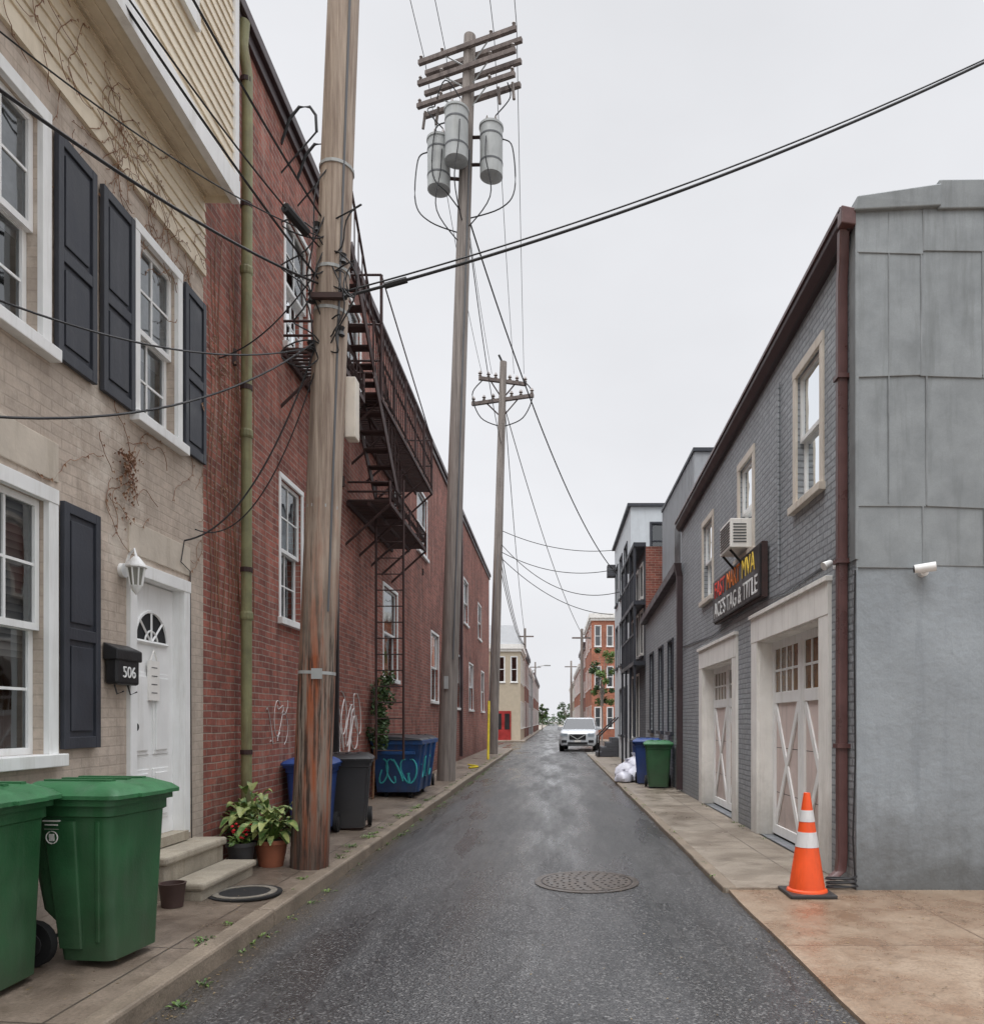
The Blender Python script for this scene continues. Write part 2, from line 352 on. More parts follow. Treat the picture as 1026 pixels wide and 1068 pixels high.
while y < 40:
    l = random.uniform(1.5, 2.4); e = random.uniform(-.012,.012)
    k1.box(XL-.15+e, XL+e, y+.006, min(y+l,40)-.006, -.05, .125+random.uniform(-.008,.008)); y += l
kb.done()
P('pavement', PAVR).box(XR, 2.75, 6.9, 34.5, -.05, .05).build()
kb = G('kerb', (XR,20,.02)); k1 = kb.p('stones', KERB, bevel=.015); y = 6.9
while y < 34:
    l = random.uniform(1.4, 2.2); k1.box(XR-.02+random.uniform(-.008,.008), XR+.1, y+.005, min(y+l,34.5)-.005, -.05, .058); y += l
kb.done()
ap = P('concrete_apron', APRN)
for a, b_ in zip([-12+i*.45 for i in range(42)], [-12+i*.45 for i in range(1,43)]):
    xa, xb = XR+.02+ruff(a*2.3,.018), XR+.02+ruff(b_*2.3,.018)
    za, zb = .006+.024*(a+12)/18.9, .006+.024*(b_+12)/18.9
    ap.quad((xa,a,za),(14,a,za),(14,b_,zb),(xb,b_,zb)); ap.quad((xa,a,za),(xb,b_,zb),(xb,b_,-.02),(xa,a,-.02))
ap.build()
P('pavement', PAVR).box(XR, 8, 56, 300, -.05, .1).build(); P('pavement', PAVR).box(-8, XL, 56, 300, -.05, .1).build()

# manhole
mh = G('manhole_cover', (.32,7.38,0)); c = (.32,7.38,0)
mh.p('frame_ring', CAST).lathe(c, [(.5,.002),(.5,.008),(.44,.009),(.44,.002)], 48)
mh.p('lid', CAST).lathe(c, [(.428,.003),(.428,.01),(.41,.012),(.0001,.012)], 48)
r_ = mh.p('relief', CASTD)
for rr in (.1,.17,.24,.31,.38):
    n = int(rr*70)
    for i in range(n):
        a = 2*math.pi*i/n; x_, y_ = c[0]+rr*math.cos(a), c[1]+rr*math.sin(a); r_.box(x_-.012,x_+.012,y_-.012,y_+.012,.012,.0155)
mh.p('gap', BLK).lathe(c, [(.44,.0015),(.44,.0045),(.425,.0045),(.425,.0015)], 48)
mh.done()

# ------------------------------------------------------------------ architecture helpers
def wall(p, fr, u0, u1, v0, top, ops, depth=.15):
    T = top if callable(top) else (lambda u: top)
    us = {u0, u1}; vs = {v0, 1e9}
    for o in ops: us |= {o[0], o[1]}; vs |= {o[2], o[3]}
    us = sorted(u for u in us if u0 <= u <= u1); vs = sorted(vs)
    for a, b in zip(us[:-1], us[1:]):
        for c, d in zip(vs[:-1], vs[1:]):
            mu, mv = (a+b)/2, (c+d)/2 if d < 1e8 else c+.01
            if any(o[0] < mu < o[1] and o[2] < mv < o[3] for o in ops): continue
            d0, d1 = (T(a), T(b)) if d > 1e8 else (d, d)
            p.quad(fr.pt(a,c,0), fr.pt(b,c,0), fr.pt(b,d1,0), fr.pt(a,d0,0))
    for o in ops:
        dp = o[4] if len(o) > 4 else depth
        a, b, c, d = o[:4]
        p.quad(fr.pt(a,c,0),fr.pt(a,d,0),fr.pt(a,d,-dp),fr.pt(a,c,-dp)); p.quad(fr.pt(b,c,0),fr.pt(b,d,0),fr.pt(b,d,-dp),fr.pt(b,c,-dp))
        p.quad(fr.pt(a,d,0),fr.pt(b,d,0),fr.pt(b,d,-dp),fr.pt(a,d,-dp)); p.quad(fr.pt(a,c,0),fr.pt(b,c,0),fr.pt(b,c,-dp),fr.pt(a,c,-dp))

def window(g, fr, o, trim=.08, tm=None, fm=None, cols=2, rows=2, blind=None, depth=.15, sill=True, bfrac=1, proud=.03):
    a, b, c, d = o[:4]; tm = tm or WHT; fm = fm or WHT
    t = g.p('window_casing', tm, bevel=.004)
    if trim:
        t.fbox(fr, a-trim, a+.002, c+.002, d-.002, -.01, proud); t.fbox(fr, b-.002, b+trim, c+.002, d-.002, -.01, proud)
        t.fbox(fr, a-trim, b+trim, d-.004, d+trim, -.012, proud+.004)
    if sill: g.p('window_sill', tm, bevel=.006).fbox(fr, a-trim-.03, b+trim+.03, c-.08, c+.003, -.06, proud+.05)
    s = g.p('window_sash', fm)
    m = (c+d)/2; fw = .045
    for lo, hi, w0, w1 in ((m-.02, d-.002, -.075, -.035), (c+.003, m+.02, -.115, -.077)):
        s.fbox(fr, a+.003, a+fw, lo, hi, w0, w1); s.fbox(fr, b-fw, b-.003, lo, hi, w0, w1)
        s.fbox(fr, a+fw, b-fw, lo, lo+fw, w0, w1); s.fbox(fr, a+fw, b-fw, hi-fw, hi, w0, w1)
        for i in range(1, cols):
            u = a+fw+(b-a-2*fw)*i/cols; s.fbox(fr, u-.009, u+.009, lo+fw, hi-fw, w0+.008, w1-.008)
        for i in range(1, rows):
            v = lo+fw+(hi-lo-2*fw)*i/rows; s.fbox(fr, a+fw, b-fw, v-.009, v+.009, w0+.01, w1-.01)
        g.p('window_glass', GLS).fquad(fr, a+fw, b-fw, lo+fw, hi-fw, (w0+w1)/2)
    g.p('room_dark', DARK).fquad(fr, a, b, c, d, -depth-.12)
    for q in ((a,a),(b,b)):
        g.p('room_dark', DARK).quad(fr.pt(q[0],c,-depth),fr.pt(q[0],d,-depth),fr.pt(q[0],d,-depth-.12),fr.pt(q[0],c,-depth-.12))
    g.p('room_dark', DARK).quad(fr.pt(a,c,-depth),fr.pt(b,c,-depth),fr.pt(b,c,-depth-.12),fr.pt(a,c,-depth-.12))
    if blind: g.p('blind_'+blind.name, blind).fquad(fr, a+.01, b-.01, d-(d-c)*bfrac, d, -depth+.012)

def shutter(g, fr, u0, u1, v0, v1, w=.012):
    s = g.p('shutters', SHUT, bevel=.004); t = .055
    s.fbox(fr, u0+.01, u1-.01, v0+.01, v1-.01, w, w+.015)
    m = v0+(v1-v0)*.47
    s.fbox(fr, u0, u0+t, v0, v1, w, w+.035); s.fbox(fr, u1-t, u1, v0, v1, w, w+.035)
    for a, b in ((v0, v0+.08), (m-.04, m+.04), (v1-.07, v1)): s.fbox(fr, u0+t, u1-t, a, b, w, w+.033)
    for a, b in ((v0+.08, m-.04), (m+.04, v1-.07)):
        s.fbox(fr, u0+t+.03, u1-t-.03, a+.04, b-.04, w, w+.028)

def clap(p, fr, u0, u1, v0, v1, w, step=.11):
    v = v0
    while v < v1-.001:
        e = min(v+step, v1)
        p.quad(fr.pt(u0,v,w+.018),fr.pt(u1,v,w+.018),fr.pt(u1,e,w+.003),fr.pt(u0,e,w+.003))
        p.quad(fr.pt(u0,v,w+.018),fr.pt(u1,v,w+.018),fr.pt(u1,v,w),fr.pt(u0,v,w)); v = e

def tube_pipe(g, name, m, pts, r): g.p(name, m, smooth=True).tube(pts, r, 10)

# ------------------------------------------------------------------ LEFT: stucco rowhouse
FL = F('Y', -3.3, 1)
h = G('stucco_rowhouse', (-3.3,4,0))
ops = [(4.12,4.92,3.98,5.42),(6.08,6.70,3.98,5.42),(4.1,4.98,1.33,2.98),(6.02,6.8,.55,2.7),(1.4,2.4,3.98,5.42),(1.4,2.4,1.33,2.98)]
wall(h.p('walls', STUC), FL, -5, 7.23, 0, 5.8, ops)
h.p('walls', STUC).quad((-3.3,-5,0),(-12,-5,0),(-12,-5,9.6),(-3.3,-5,9.6))
for o in (ops[0], ops[4]): window(h, FL, o, .085, cols=3, rows=2, blind=CURT, bfrac=.55)
window(h, FL, ops[1], .075, cols=2, rows=2, blind=CURT, bfrac=.6)
for o in (ops[2], ops[5]): window(h, FL, o, .095, cols=3, rows=2, blind=BLIND, bfrac=.62)
for a, b in ((5.05,5.48),(5.56,5.98),(6.8,7.2)): shutter(h, FL, a, b, 3.95, 5.45)
shutter(h, FL, 5.11, 5.52, 1.36, 3.02); shutter(h, FL, 2.52,2.94,3.95,5.45); shutter(h, FL, 2.52,2.94,1.36,3.02)
lint = h.p('lintels', mat('lintel_stone', c255(196,186,172), .8, var=.12, bs=20, bst=.4, streak=.5, streakcol=c255(150,138,120)), bevel=.006)
for a, b, v in ((4.0,5.1,3.13),(5.95,6.95,2.86)): lint.fbox(FL, a, b, v, v+.26, -.01, .014)
cl = h.p('clapboard', CREAM)
clap(cl, FL, -5, 7.23, 5.8, 6.5, .01); clap(cl, FL, -5, 7.23, 6.64, 9.8, .3)
so_ = h.p('soffit', CREAM)
so_.quad(FL.pt(-5,6.5,0),FL.pt(7.23,6.5,0),FL.pt(7.23,6.5,.3),FL.pt(-5,6.5,.3))
for i in range(3): so_.fbox(FL, -5, 7.2, 6.488, 6.499, .04+i*.09, .06+i*.09)
h.p('fascia', WHT).fbox(FL, -5, 7.24, 6.43, 6.64, .27, .345); h.p('fascia', WHT).fbox(FL, 7.16, 7.245, 6.64, 9.8, .29, .335)
h.p('endwall', CREAM).quad((-12,7.225,6.43),(-3.0,7.225,6.43),(-3.0,7.225,9.8),(-12,7.225,9.8))
h.p('roof', ROOF).quad((-12,-5,9.8),(-2.95,-5,9.8),(-2.95,7.23,9.8),(-12,7.23,9.8))
h.p('band_board', CREAM).fbox(FL, -5, 7.23, 5.74, 5.8, -.01, .03)
up = h.p('attic_window', WHT); F3 = F('Y', -3.0, 1)
up.fbox(F3, 5.5,6.4,7.3,7.42,.02,.06); up.fbox(F3, 5.5,5.6,7.42,9.1,.02,.05); up.fbox(F3, 6.3,6.4,7.42,9.1,.02,.05); up.fbox(F3,5.6,6.3,8.2,8.26,.02,.045); h.p('attic_glass', BLK).fquad(F3,5.6,6.3,7.42,9.1,.03)
d = h.p('door', WHT, bevel=.004); a, b, c, e = 6.02, 6.8, .55, 2.7
d.fbox(FL, a+.002, b-.002, c+.03, e-.01, -.11, -.07)
for u0, u1 in ((a+.1,a+.36),(b-.36,b-.1)):
    for v0, v1 in ((.72,1.15),(1.27,1.95)):
        d.fbox(FL, u0, u1, v0, v1, -.07, -.06); d.fbox(FL, u0+.035, u1-.035, v0+.035, v1-.035, -.06, -.048)
cx, cz, r = 6.41, 2.2, .26
arc = [(cx+r*math.cos(t), cz+r*math.sin(t)) for t in [math.pi*i/14 for i in range(15)]]
h.p('fanlight_glass', DARK).add([FL.pt(cx,cz,-.066)]+[FL.pt(u,v,-.066) for u, v in arc], [(0,i,i+1) for i in range(1,15)])
fr_ = h.p('fanlight_bars', WHT)
fr_.tube([FL.pt(u,v,-.06) for u, v in arc], .014, 6); fr_.rail(FL.pt(cx-r,cz,-.06), FL.pt(cx+r,cz,-.06), .03)
for t in (.25,.5,.75): fr_.rail(FL.pt(cx,cz,-.06), FL.pt(cx+r*math.cos(math.pi*t),cz+r*math.sin(math.pi*t),-.06), .018)
fr_.tube([FL.pt(cx+.1*math.cos(t),cz+.1*math.sin(t),-.06) for t in [math.pi*i/8 for i in range(9)]], .009, 5)
dc = h.p('door_casing', WHT, bevel=.004)
dc.fbox(FL, a-.09, a+.002, c, e, -.1, .035); dc.fbox(FL, b-.002, b+.1, c, e, -.1, .035); dc.fbox(FL, a-.1, b+.11, e-.003, e+.1, -.1, .04)
h.p('door_sill', CONC).fbox(FL, a-.02, b+.02, .5, .58, -.12, .06)
h.p('door_knob', BLK, smooth=True).cyl((-3.37,6.12,1.5),(-3.32,6.12,1.5),.03); h.p('deadbolt', BLK).cyl((-3.37,6.12,1.68),(-3.35,6.12,1.68),.025)
h.p('door_plaque', WHT2).fbox(FL, 6.33,6.5,1.72,2.05,-.05,-.035)
h.p('door_plaque', WHT2).tube([FL.pt(6.36,2.05,-.04),FL.pt(6.415,2.14,-.04),FL.pt(6.47,2.05,-.04)], .006, 5)
for i, v in enumerate((1.78,1.85,1.92,1.99)): h.p('plaque_lines', CABLEG).fbox(FL, 6.37,6.46,v,v+.008,-.035,-.033)
h.done()

st = G('front_steps', (-2.95,6.45,.12)); q = st.p('treads', CONC, bevel=.02); q2 = st.p('risers', CONC, bevel=.01)
q2.box(-3.3,-3.02,5.95,7.02,.1,.42); q.box(-3.3,-2.99,5.93,7.04,.42,.49)
q2.box(-3.3,-2.74,5.97,7.0,.1,.225); q.box(-3.015,-2.71,5.95,7.02,.225,.285); st.done()

mb = G('mailbox', (-3.2,5.77,1.95)); b_ = mb.p('box', BLK, bevel=.02)
b_.fbox(FL, 5.62,5.92,1.82,2.08,.01,.11); mb.p('lid', BLK, bevel=.01).extr([FL.pt(5.6,2.0,.12),FL.pt(5.6,2.08,.12),FL.pt(5.6,2.13,.01),FL.pt(5.6,2.0,.01)], (0,.34,0))
mb.p('newspaper_hooks', BLK).tube([FL.pt(5.68,1.82,.05),FL.pt(5.68,1.75,.07),FL.pt(5.68,1.77,.12)], .006)
mb.p('newspaper_hooks', BLK).tube([FL.pt(5.86,1.82,.05),FL.pt(5.86,1.75,.07),FL.pt(5.86,1.77,.12)], .006)
mb.text('house_number', '506', FL.pt(5.77,1.91,.112), (0,1,0), .12, WHT); mb.done()

wl = G('wall_lantern', (-3.2,5.78,2.7)); a_ = wl.p('bracket', WHT, smooth=True)
a_.cyl(FL.pt(5.86,2.7,0), FL.pt(5.86,2.7,.03), .055); a_.tube([FL.pt(5.86,2.72,.03),FL.pt(5.86,2.82,.06),FL.pt(5.84,2.86,.11),FL.pt(5.83,2.8,.13)], .01)
a_.lathe(FL.pt(5.83,2.73,.13), [(.02,.07),(.078,.0),(.078,-.012),(.065,-.02)], 8)
wl.p('lantern_glass', mat('smoked_glass', c255(120,120,112), .15)).lathe(FL.pt(5.83,2.58,.13), [(.04,0),(.06,.13)], 8)
for i in range(8):
    t = math.pi*2*i/8; bx, by, bz = FL.pt(5.83,2.58,.13); a_.cyl((bx+.042*math.cos(t),by+.042*math.sin(t),bz), (bx+.062*math.cos(t),by+.062*math.sin(t),bz+.14), .006, n=5)
a_.lathe(FL.pt(5.83,2.54,.13), [(.005,-.03),(.03,.0),(.045,.04)], 8); wl.done()

# ------------------------------------------------------------------ LEFT: long brick building
bb = G('red_brick_building', (-3.3,23,0))
bops = [(9.45,10.35,6.2,7.85),(9.28,10.05,2.8,4.5),(14.9,16.2,2.4,4.2),(20.7,22.0,2.1,3.95),(15.5,16.5,5.75,7.35),(18.6,20,5.75,7.25),
        (24.2,25.4,5.6,7.1),(28.2,29.6,5.2,6.8),(33.5,35,5.2,6.7),(25.5,27,2.0,3.8),(30,31.5,2.0,3.8),(35,36.4,2,3.8),(12.2,13.1,6.45,8.4)]
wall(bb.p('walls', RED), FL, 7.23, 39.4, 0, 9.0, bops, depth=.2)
for o in bops: window(bb, FL, o, .06, cols=2 if o[1] < 11 else 1, rows=2 if o[1] < 11 else 1, blind=CURT if random.random() < .6 else None, bfrac=.45, depth=.2, proud=.012)
w_ = bb.p('flank_wall', REDX)
w_.quad((-3.3,7.235,5.8),(-13,7.235,5.8),(-13,7.235,9),(-3.3,7.235,9)); w_.quad((-3.3,39.4,0),(-13,39.4,0),(-13,39.4,9),(-3.3,39.4,9))
bb.p('roof', ROOF).quad((-13,7.23,8.98),(-3.3,7.23,8.98),(-3.3,39.4,8.98),(-13,39.4,8.98))
cp = bb.p('coping', DKBR, bevel=.01); cp.fbox(FL, 7.25, 39.45, 8.93, 9.06, -.3, .1); cp.fbox(FL, 7.25, 39.45, 8.8, 8.93, -.02, .05)
lc = bb.p('lintel_courses', brick('soldier_course', 'Y', c255(146,86,74), c255(112,62,54), c255(150,130,118)))
for o in bops: lc.fbox(FL, o[0]-.1, o[1]+.1, o[3]+.065, o[3]+.28, -.01, .006)
q = bb.p('side_door', mat('dark_green_door', c255(40,52,46), .5)); q.fbox(FL, 23.2, 24.2, .15, 2.2, -.01, .03)
q = bb.p('side_door_frame', WHT2); q.fbox(FL, 23.1,23.2,.15,2.3,-.01,.05); q.fbox(FL,24.2,24.3,.15,2.3,-.01,.05); q.fbox(FL,23.2,24.2,2.2,2.3,-.01,.05)
for yy in (7.9,12,19.3,27.5): bb.p('tie_plates', IRON).lathe((-3.29,yy,5.3), [(.001,-.09),(.03,-.08),(.03,.08),(.001,.09)], 8)
bb.done()

dp = G('copper_downspout', (-3.2,8.05,4)); tube_pipe(dp, 'pipe', COPP, [(-3.2,8.0,.25),(-3.2,8.0,5),(-3.19,8.0,8.3),(-3.24,8.0,8.6),(-3.22,8.0,8.85)], .055)
for v in (1.2,3.1,5.0,6.9,8.2): dp.p('straps', IRON).lathe((-3.2,8.0,v), [(.062,0),(.062,.05)], 12)
for v in (2.6,4.5,6.2): dp.p('joints', COPP).lathe((-3.2,8.0,v), [(.06,0),(.066,.02),(.066,.07),(.06,.09)], 12)
dp.done()
dp = G('downspout', (-3.2,26.5,4)); dp.p('pipe', DKBR).box(-3.28,-3.18,26.9,27.0,.3,8.85); dp.p('pipe2', BLK).box(-3.28,-3.2,11.4,11.47,.3,5.0); dp.done()

for yy in (9.3, 9.9):
    gl = G('gooseneck_bracket', (-3.1,yy,8.6)); a_ = gl.p('arm', CABLE, smooth=True)
    a_.tube([(-3.3,yy,8.55),(-3.2,yy,8.85),(-3.08,yy,9.0),(-2.95,yy,9.0),(-2.88,yy,8.9),(-2.87,yy,8.7)], .018, 8); a_.tube([(-3.3,yy,8.2),(-2.87,yy,8.7)], .01, 6); gl.done()

fe = G('fire_escape', (-2.95,13,6)); q = fe.p('frame', IRON); bl = fe.p('balusters', IRON)
def gallery(x0, x1, y0, y1, z, hgt):
    for x in (x0, (x0+x1)/2, x1): q.box(x-.02,x+.02,y0,y1,z-.07,z)
    n = int((y1-y0)/.09)
    for i in range(n+1):
        yy = y0+(y1-y0)*i/n; bl.box(x0,x1,yy-.02,yy+.02,z,z+.02)
    for zz in (z+hgt, z+hgt*.5, z+.1): q.rail((x1,y0,zz),(x1,y1,zz),.035)
    for yy in (y0, y1):
        for zz in (z+hgt, z+hgt*.5): q.rail((x0,yy,zz),(x1,yy,zz),.03)
    n = int((y1-y0)/.8)
    for i in range(n+1):
        yy = y0+(y1-y0)*i/n; q.rail((x1,yy,z-.05),(x1,yy,z+hgt+.02),.04); q.rail((x0-.1,yy,z-.75),(x1,yy,z-.05),.035)
    n = int((y1-y0)/.16)
    for i in range(n+1):
        yy = y0+(y1-y0)*i/n; bl.cyl((x1,yy,z+.1),(x1,yy,z+hgt),.008,n=4)
gallery(-3.27,-2.6,11.6,16.4,6.45,1.1); gallery(-3.27,-2.65,9.3,10.7,6.05,.35); gallery(-3.27,-2.6,12.2,15.6,5.05,.3)
for (ya,za,yb,zb,x0,x1) in ((11.2,6.6,13.2,5.1,-3.0,-2.62),(10.2,7.9,11.9,6.5,-3.1,-2.7)):
    for x in (x0,x1):
        q.plank((x,ya,za),(x,yb,zb),.16,.02,(1,0,0)); q.rail((x,ya,za+.8),(x,yb,zb+.8),.03)
    for i in range(9):
        t = i/8; bl.box(x0,x1,ya+(yb-ya)*t-.09,ya+(yb-ya)*t+.09,za+(zb-za)*t-.01,za+(zb-za)*t+.01)
        bl.cyl((x1,ya+(yb-ya)*t,za+(zb-za)*t),(x1,ya+(yb-ya)*t,za+(zb-za)*t+.8),.009,n=4)
for x in (-2.98,-2.52): q.rail((x,12.9,.9),(x,12.9,5.6),.035)
for i in range(17): bl.cyl((-2.98,12.9,1.05+i*.27),(-2.52,12.9,1.05+i*.27),.011,n=5)
for x in (-3.2,-2.6): q.rail((x,11.6,7.55),(x,11.6,8.3),.04)
q.rail((-3.2,11.6,8.3),(-2.6,11.6,8.3),.035); q.rail((-2.6,11.6,8.3),(-2.6,16.4,7.55),.02)
fe.done()

gf = G('graffiti', (-3.29,11.5,1.2)); q = gf.p('strokes', GRAF)
for s_ in range(11):
    y0, z0 = 10.75+s_*.21+random.uniform(-.06,.06), 1.25+random.uniform(0,.5)
    q.tube([(-3.294, y0+.2*math.sin(t*1.3+s_)+t*.03, z0+.34*math.cos(t*(1.1+.2*(s_%3)))) for t in [i*.35 for i in range(15)]], .012, 4)
for s_ in range(4):
    y0, z0 = 8.95+s_*.17+random.uniform(-.04,.04), 1.3+random.uniform(-.1,.2)
    q.tube([(-3.295, y0+.1*math.sin(t*(1.2+.3*s_)+s_*2), z0+.12*t+.1*math.cos(t*2+s_)) for t in [i*.3 for i in range(14)]], .005, 4)
gf.done()

vn = G('dried_vine', (-3.28,6,4)); q = vn.p('stems', DRY); lf = vn.p('dead_leaves', DRY)
for i in range(95):
    m_ = random.random()
    if m_ < .72: y0, z0 = random.uniform(4.8,7.1), random.uniform(5.45,6.1)
    elif m_ < .85: y0, z0 = random.uniform(5.5,6.1), random.uniform(3.2,3.75)
    else: y0, z0 = random.uniform(6.95,7.2), random.uniform(3.0,5.6)
    pts = []; ang = random.uniform(0,6.28); yy, zz = y0, z0
    for k_ in range(random.randint(5,18)):
        w0 = .04 if zz > 5.72 else .012
        pts.append((-3.3+w0, yy, zz)); ang += random.uniform(-.6,.6); yy = min(7.2, yy+.05*math.cos(ang)); zz = min(6.4, zz+.05*math.sin(ang))
    q.tube(pts, .0028, 4)
    for p_ in pts[::2]:
        if random.random() < .6:
            s_ = random.uniform(.008,.018); lf.quad((p_[0]+.01,p_[1]-s_,p_[2]),(p_[0]+.02,p_[1],p_[2]-s_),(p_[0]+.01,p_[1]+s_,p_[2]),(p_[0]+.015,p_[1],p_[2]+s_))
for i in range(150):
    yy = random.gauss(5.9,.07); zz = 3.62-abs(random.gauss(0,.2)); s_ = random.uniform(.008,.02); w0 = random.uniform(.01,.05)
    lf.quad((-3.29+w0,yy-s_,zz),(-3.28+w0,yy,zz-s_*1.6),(-3.29+w0,yy+s_,zz),(-3.28+w0,yy,zz+s_))
for i in range(420):
    yy = random.gauss(7.6,.2); zz = 4.35+random.uniform(-.6,.9); s_ = random.uniform(.008,.022); w0 = random.uniform(.01,.05)
    if math.sin(yy*25)+math.sin(zz*9) > .3: lf.quad((-3.29+w0,yy-s_,zz),(-3.28+w0,yy,zz-s_*1.6),(-3.29+w0,yy+s_,zz),(-3.28+w0,yy,zz+s_))
for i in range(14):
    y0 = 7.35+i*.08; q.tube([(-3.292,y0+.05*math.sin(t*.8+i),2.4+.3*math.sin(i)+t*(.24+.02*(i%4))) for t in range(14)], .004, 4)
vn.done()

# ------------------------------------------------------------------ wheeled bins
def rrect(cx, cy, w, d, r, z, n=4):
    pts = []
    for sx, sy, a0 in ((1,1,0),(-1,1,90),(-1,-1,180),(1,-1,270)):
        for i in range(n+1):
            a = math.radians(a0+90*i/n); pts.append((cx+sx*(w/2-r)+r*math.cos(a)*1, cy+sy*(d/2-r)+r*math.sin(a)*1, z))
    return pts
def wbin(name, loc, rot, body, lid, hgt=1.05, w=.56, d=.6, logo=False):
    M = Matrix.Translation(loc) @ Matrix.Rotation(rot, 4, 'Z'); k = hgt/1.05
    g = G(name, loc, M); q = g.p('body', body, smooth=True)
    q.loft([rrect(.085,0,d*.58,w*.76,.05,.03),rrect(.075,0,d*.64,w*.79,.05,.24*k),rrect(.035,0,d*.78,w*.82,.05,.32*k),rrect(0,0,d*.95,w*.94,.05,.86*k),rrect(0,0,d,w,.05,.87*k),rrect(0,0,d,w,.05,.96*k)])
    q.loft([rrect(0,0,d+.05,w+.05,.05,.93*k),rrect(0,0,d+.05,w+.05,.05,.965*k)])
    for sy in (-1,1):
        q.loft([rrect(.0,sy*(w*.385),.14,.03,.012,.1),rrect(-.04,sy*(w*.462),.2,.03,.012,.84*k)])
        q.loft([rrect(.16,sy*(w*.385),.03,.02,.008,.14),rrect(.19,sy*(w*.462),.03,.02,.008,.84*k)])
    l = g.p('lid', lid, smooth=True)
    l.loft([rrect(.015,0,d+.09,w+.08,.05,.968*k),rrect(.015,0,d+.09,w+.08,.05,.99*k),rrect(.01,0,d+.04,w+.03,.06,1.02*k),rrect(-.02,0,d-.1,w-.1,.08,1.06*k)])
    for yy in (-.14,0,.14): l.box(-.22,.2,yy-.02,yy+.02,1.05*k,1.07*k)
    l.box(d/2+.04,d/2+.085,-.12,.12,.97*k,.99*k)
    hb = g.p('handle', body, smooth=True); hb.cyl((-d/2-.08,-.22,.98*k),(-d/2-.08,.22,.98*k),.016,n=8)
    for yy in (-.22,.22): hb.cyl((-d/2-.08,yy,.98*k),(-d/2+.02,yy,.93*k),.016,n=8)
    wh = g.p('wheels', RUB, smooth=True); hu = g.p('hubs', BLKP)
    for sy in (-1,1):
        y0 = sy*(w*.38+.02); wh.tube([(-d*.36,y0,.13),(-d*.36,y0+sy*.05,.13)], .13, 20); hu.tube([(-d*.36,y0+sy*.05,.13),(-d*.36,y0+sy*.056,.13)], .07, 12)
    hu.cyl((-d*.36,-w*.41,.13),(-d*.36,w*.41,.13),.012)
    g.p('front_rib', body).box(d*.39,d*.44,-.15,.15,.3*k,.34*k)
    g.p('catch_bar', GREYM).cyl((d*.43,-.2,.58*k),(d*.43,.2,.58*k),.012,n=8)
    if logo:
        lg = g.p('city_seal', WHT2); yy = -w*.452
        lg.tube([(-.08+.035*math.cos(t),yy-.016,.74+.035*math.sin(t)) for t in [6.283*i/16 for i in range(17)]], .004, 4)
        lg.box(-.095,-.065,yy-.02,yy-.01,.72,.76)
        for i, ww in enumerate((.1,.08,.09)): lg.box(-.08-ww/2,-.08+ww/2,yy-.026+.004*i,yy-.008,.83-i*.022,.838-i*.022)
    g.done(); return g
wbin('wheeled_bin', (-2.73,4.60,.15), math.radians(-6), GREEN, GREENL, 1.04, .56, .56, True)
wbin('wheeled_bin', (-3.03,3.96,.155), math.radians(2), GREEN, GREENL, 1.05, .54, .52)
wbin('wheeled_bin', (-2.70,10.1,.14), math.radians(-80), BLKP, BLK, .98, .58, .56)
wbin('wheeled_bin', (-2.98,9.5,.14), math.radians(-85), BLUE, BLUE, .95, .55, .55)
wbin('wheeled_bin', (-2.9,16.6,.14), math.radians(-85), BLUE, BLKP, 1.1, .6, .6)
wbin('wheeled_bin', (2.36,17.3,.05), math.radians(-95), GREEN, GREENL, 1.05, .58, .6)
wbin('wheeled_bin', (2.24,18.3,.05), math.radians(-100), BLUE, BLUE, 1.08, .6, .6)
wbin('wheeled_bin', (2.42,20.6,.05), math.radians(-90), BLUE, BLKP, 1.05, .6, .6)
bk = G('bucket', (-2.9,5.72,.15)); bk.p('pail', CLAY, smooth=True).lathe((-2.87,5.78,.15), [(.075,0),(.095,.17),(.1,.18),(.085,.18),(.08,.15),(.001,.14)], 20); bk.done()

# dumpster
du = G('dumpster', (-2.83,14.6,.12)); q = du.p('body', DUMP, bevel=.01)
x0, x1 = -3.27, -2.38
q.loft([[(x0+.06,13.95,.25),(x1-.12,13.95,.25),(x1-.12,15.5,.25),(x0+.06,15.5,.25)],[(x0,13.8,1.15),(x1,13.8,1.15),(x1,15.62,1.15),(x0,15.62,1.15)]])
q.box(x0-.02,x1+.03,13.77,15.65,1.12,1.2)
for yy in (14.1,14.7,15.3): q.loft([[(x1-.13,yy-.04,.25),(x1-.08,yy-.04,.25),(x1-.08,yy+.04,.25),(x1-.13,yy+.04,.25)],[(x1-.01,yy-.04,1.14),(x1+.04,yy-.04,1.14),(x1+.04,yy+.04,1.14),(x1-.01,yy+.04,1.14)]])
q.box(x0+.1,x1-.1,13.76,13.82,.94,1.0)
du.p('lids', BLKP, bevel=.01).loft([[(x0-.01,13.74,1.2),(x1+.02,13.74,1.2),(x1+.02,14.68,1.2),(x0-.01,14.68,1.2)],[(x0-.01,13.76,1.3),(x1-.02,13.76,1.235),(x1-.02,14.67,1.235),(x0-.01,14.67,1.3)]])
du.p('lids', BLKP).loft([[(x0-.01,14.72,1.2),(x1+.02,14.72,1.2),(x1+.02,15.64,1.2),(x0-.01,15.64,1.2)],[(x0-.01,14.73,1.3),(x1-.02,14.73,1.235),(x1-.02,15.63,1.235),(x0-.01,15.63,1.3)]])
for xx in (x0+.2,x1-.25):
    for yy in (14.1,15.4): du.p('casters', RUB).tube([(xx-.02,yy,.19),(xx+.03,yy,.19)], .07, 14); du.p('caster_forks', BLK).box(xx-.03,xx+.04,yy-.02,yy+.02,.19,.26)
gq = du.p('graffiti', CYAN)
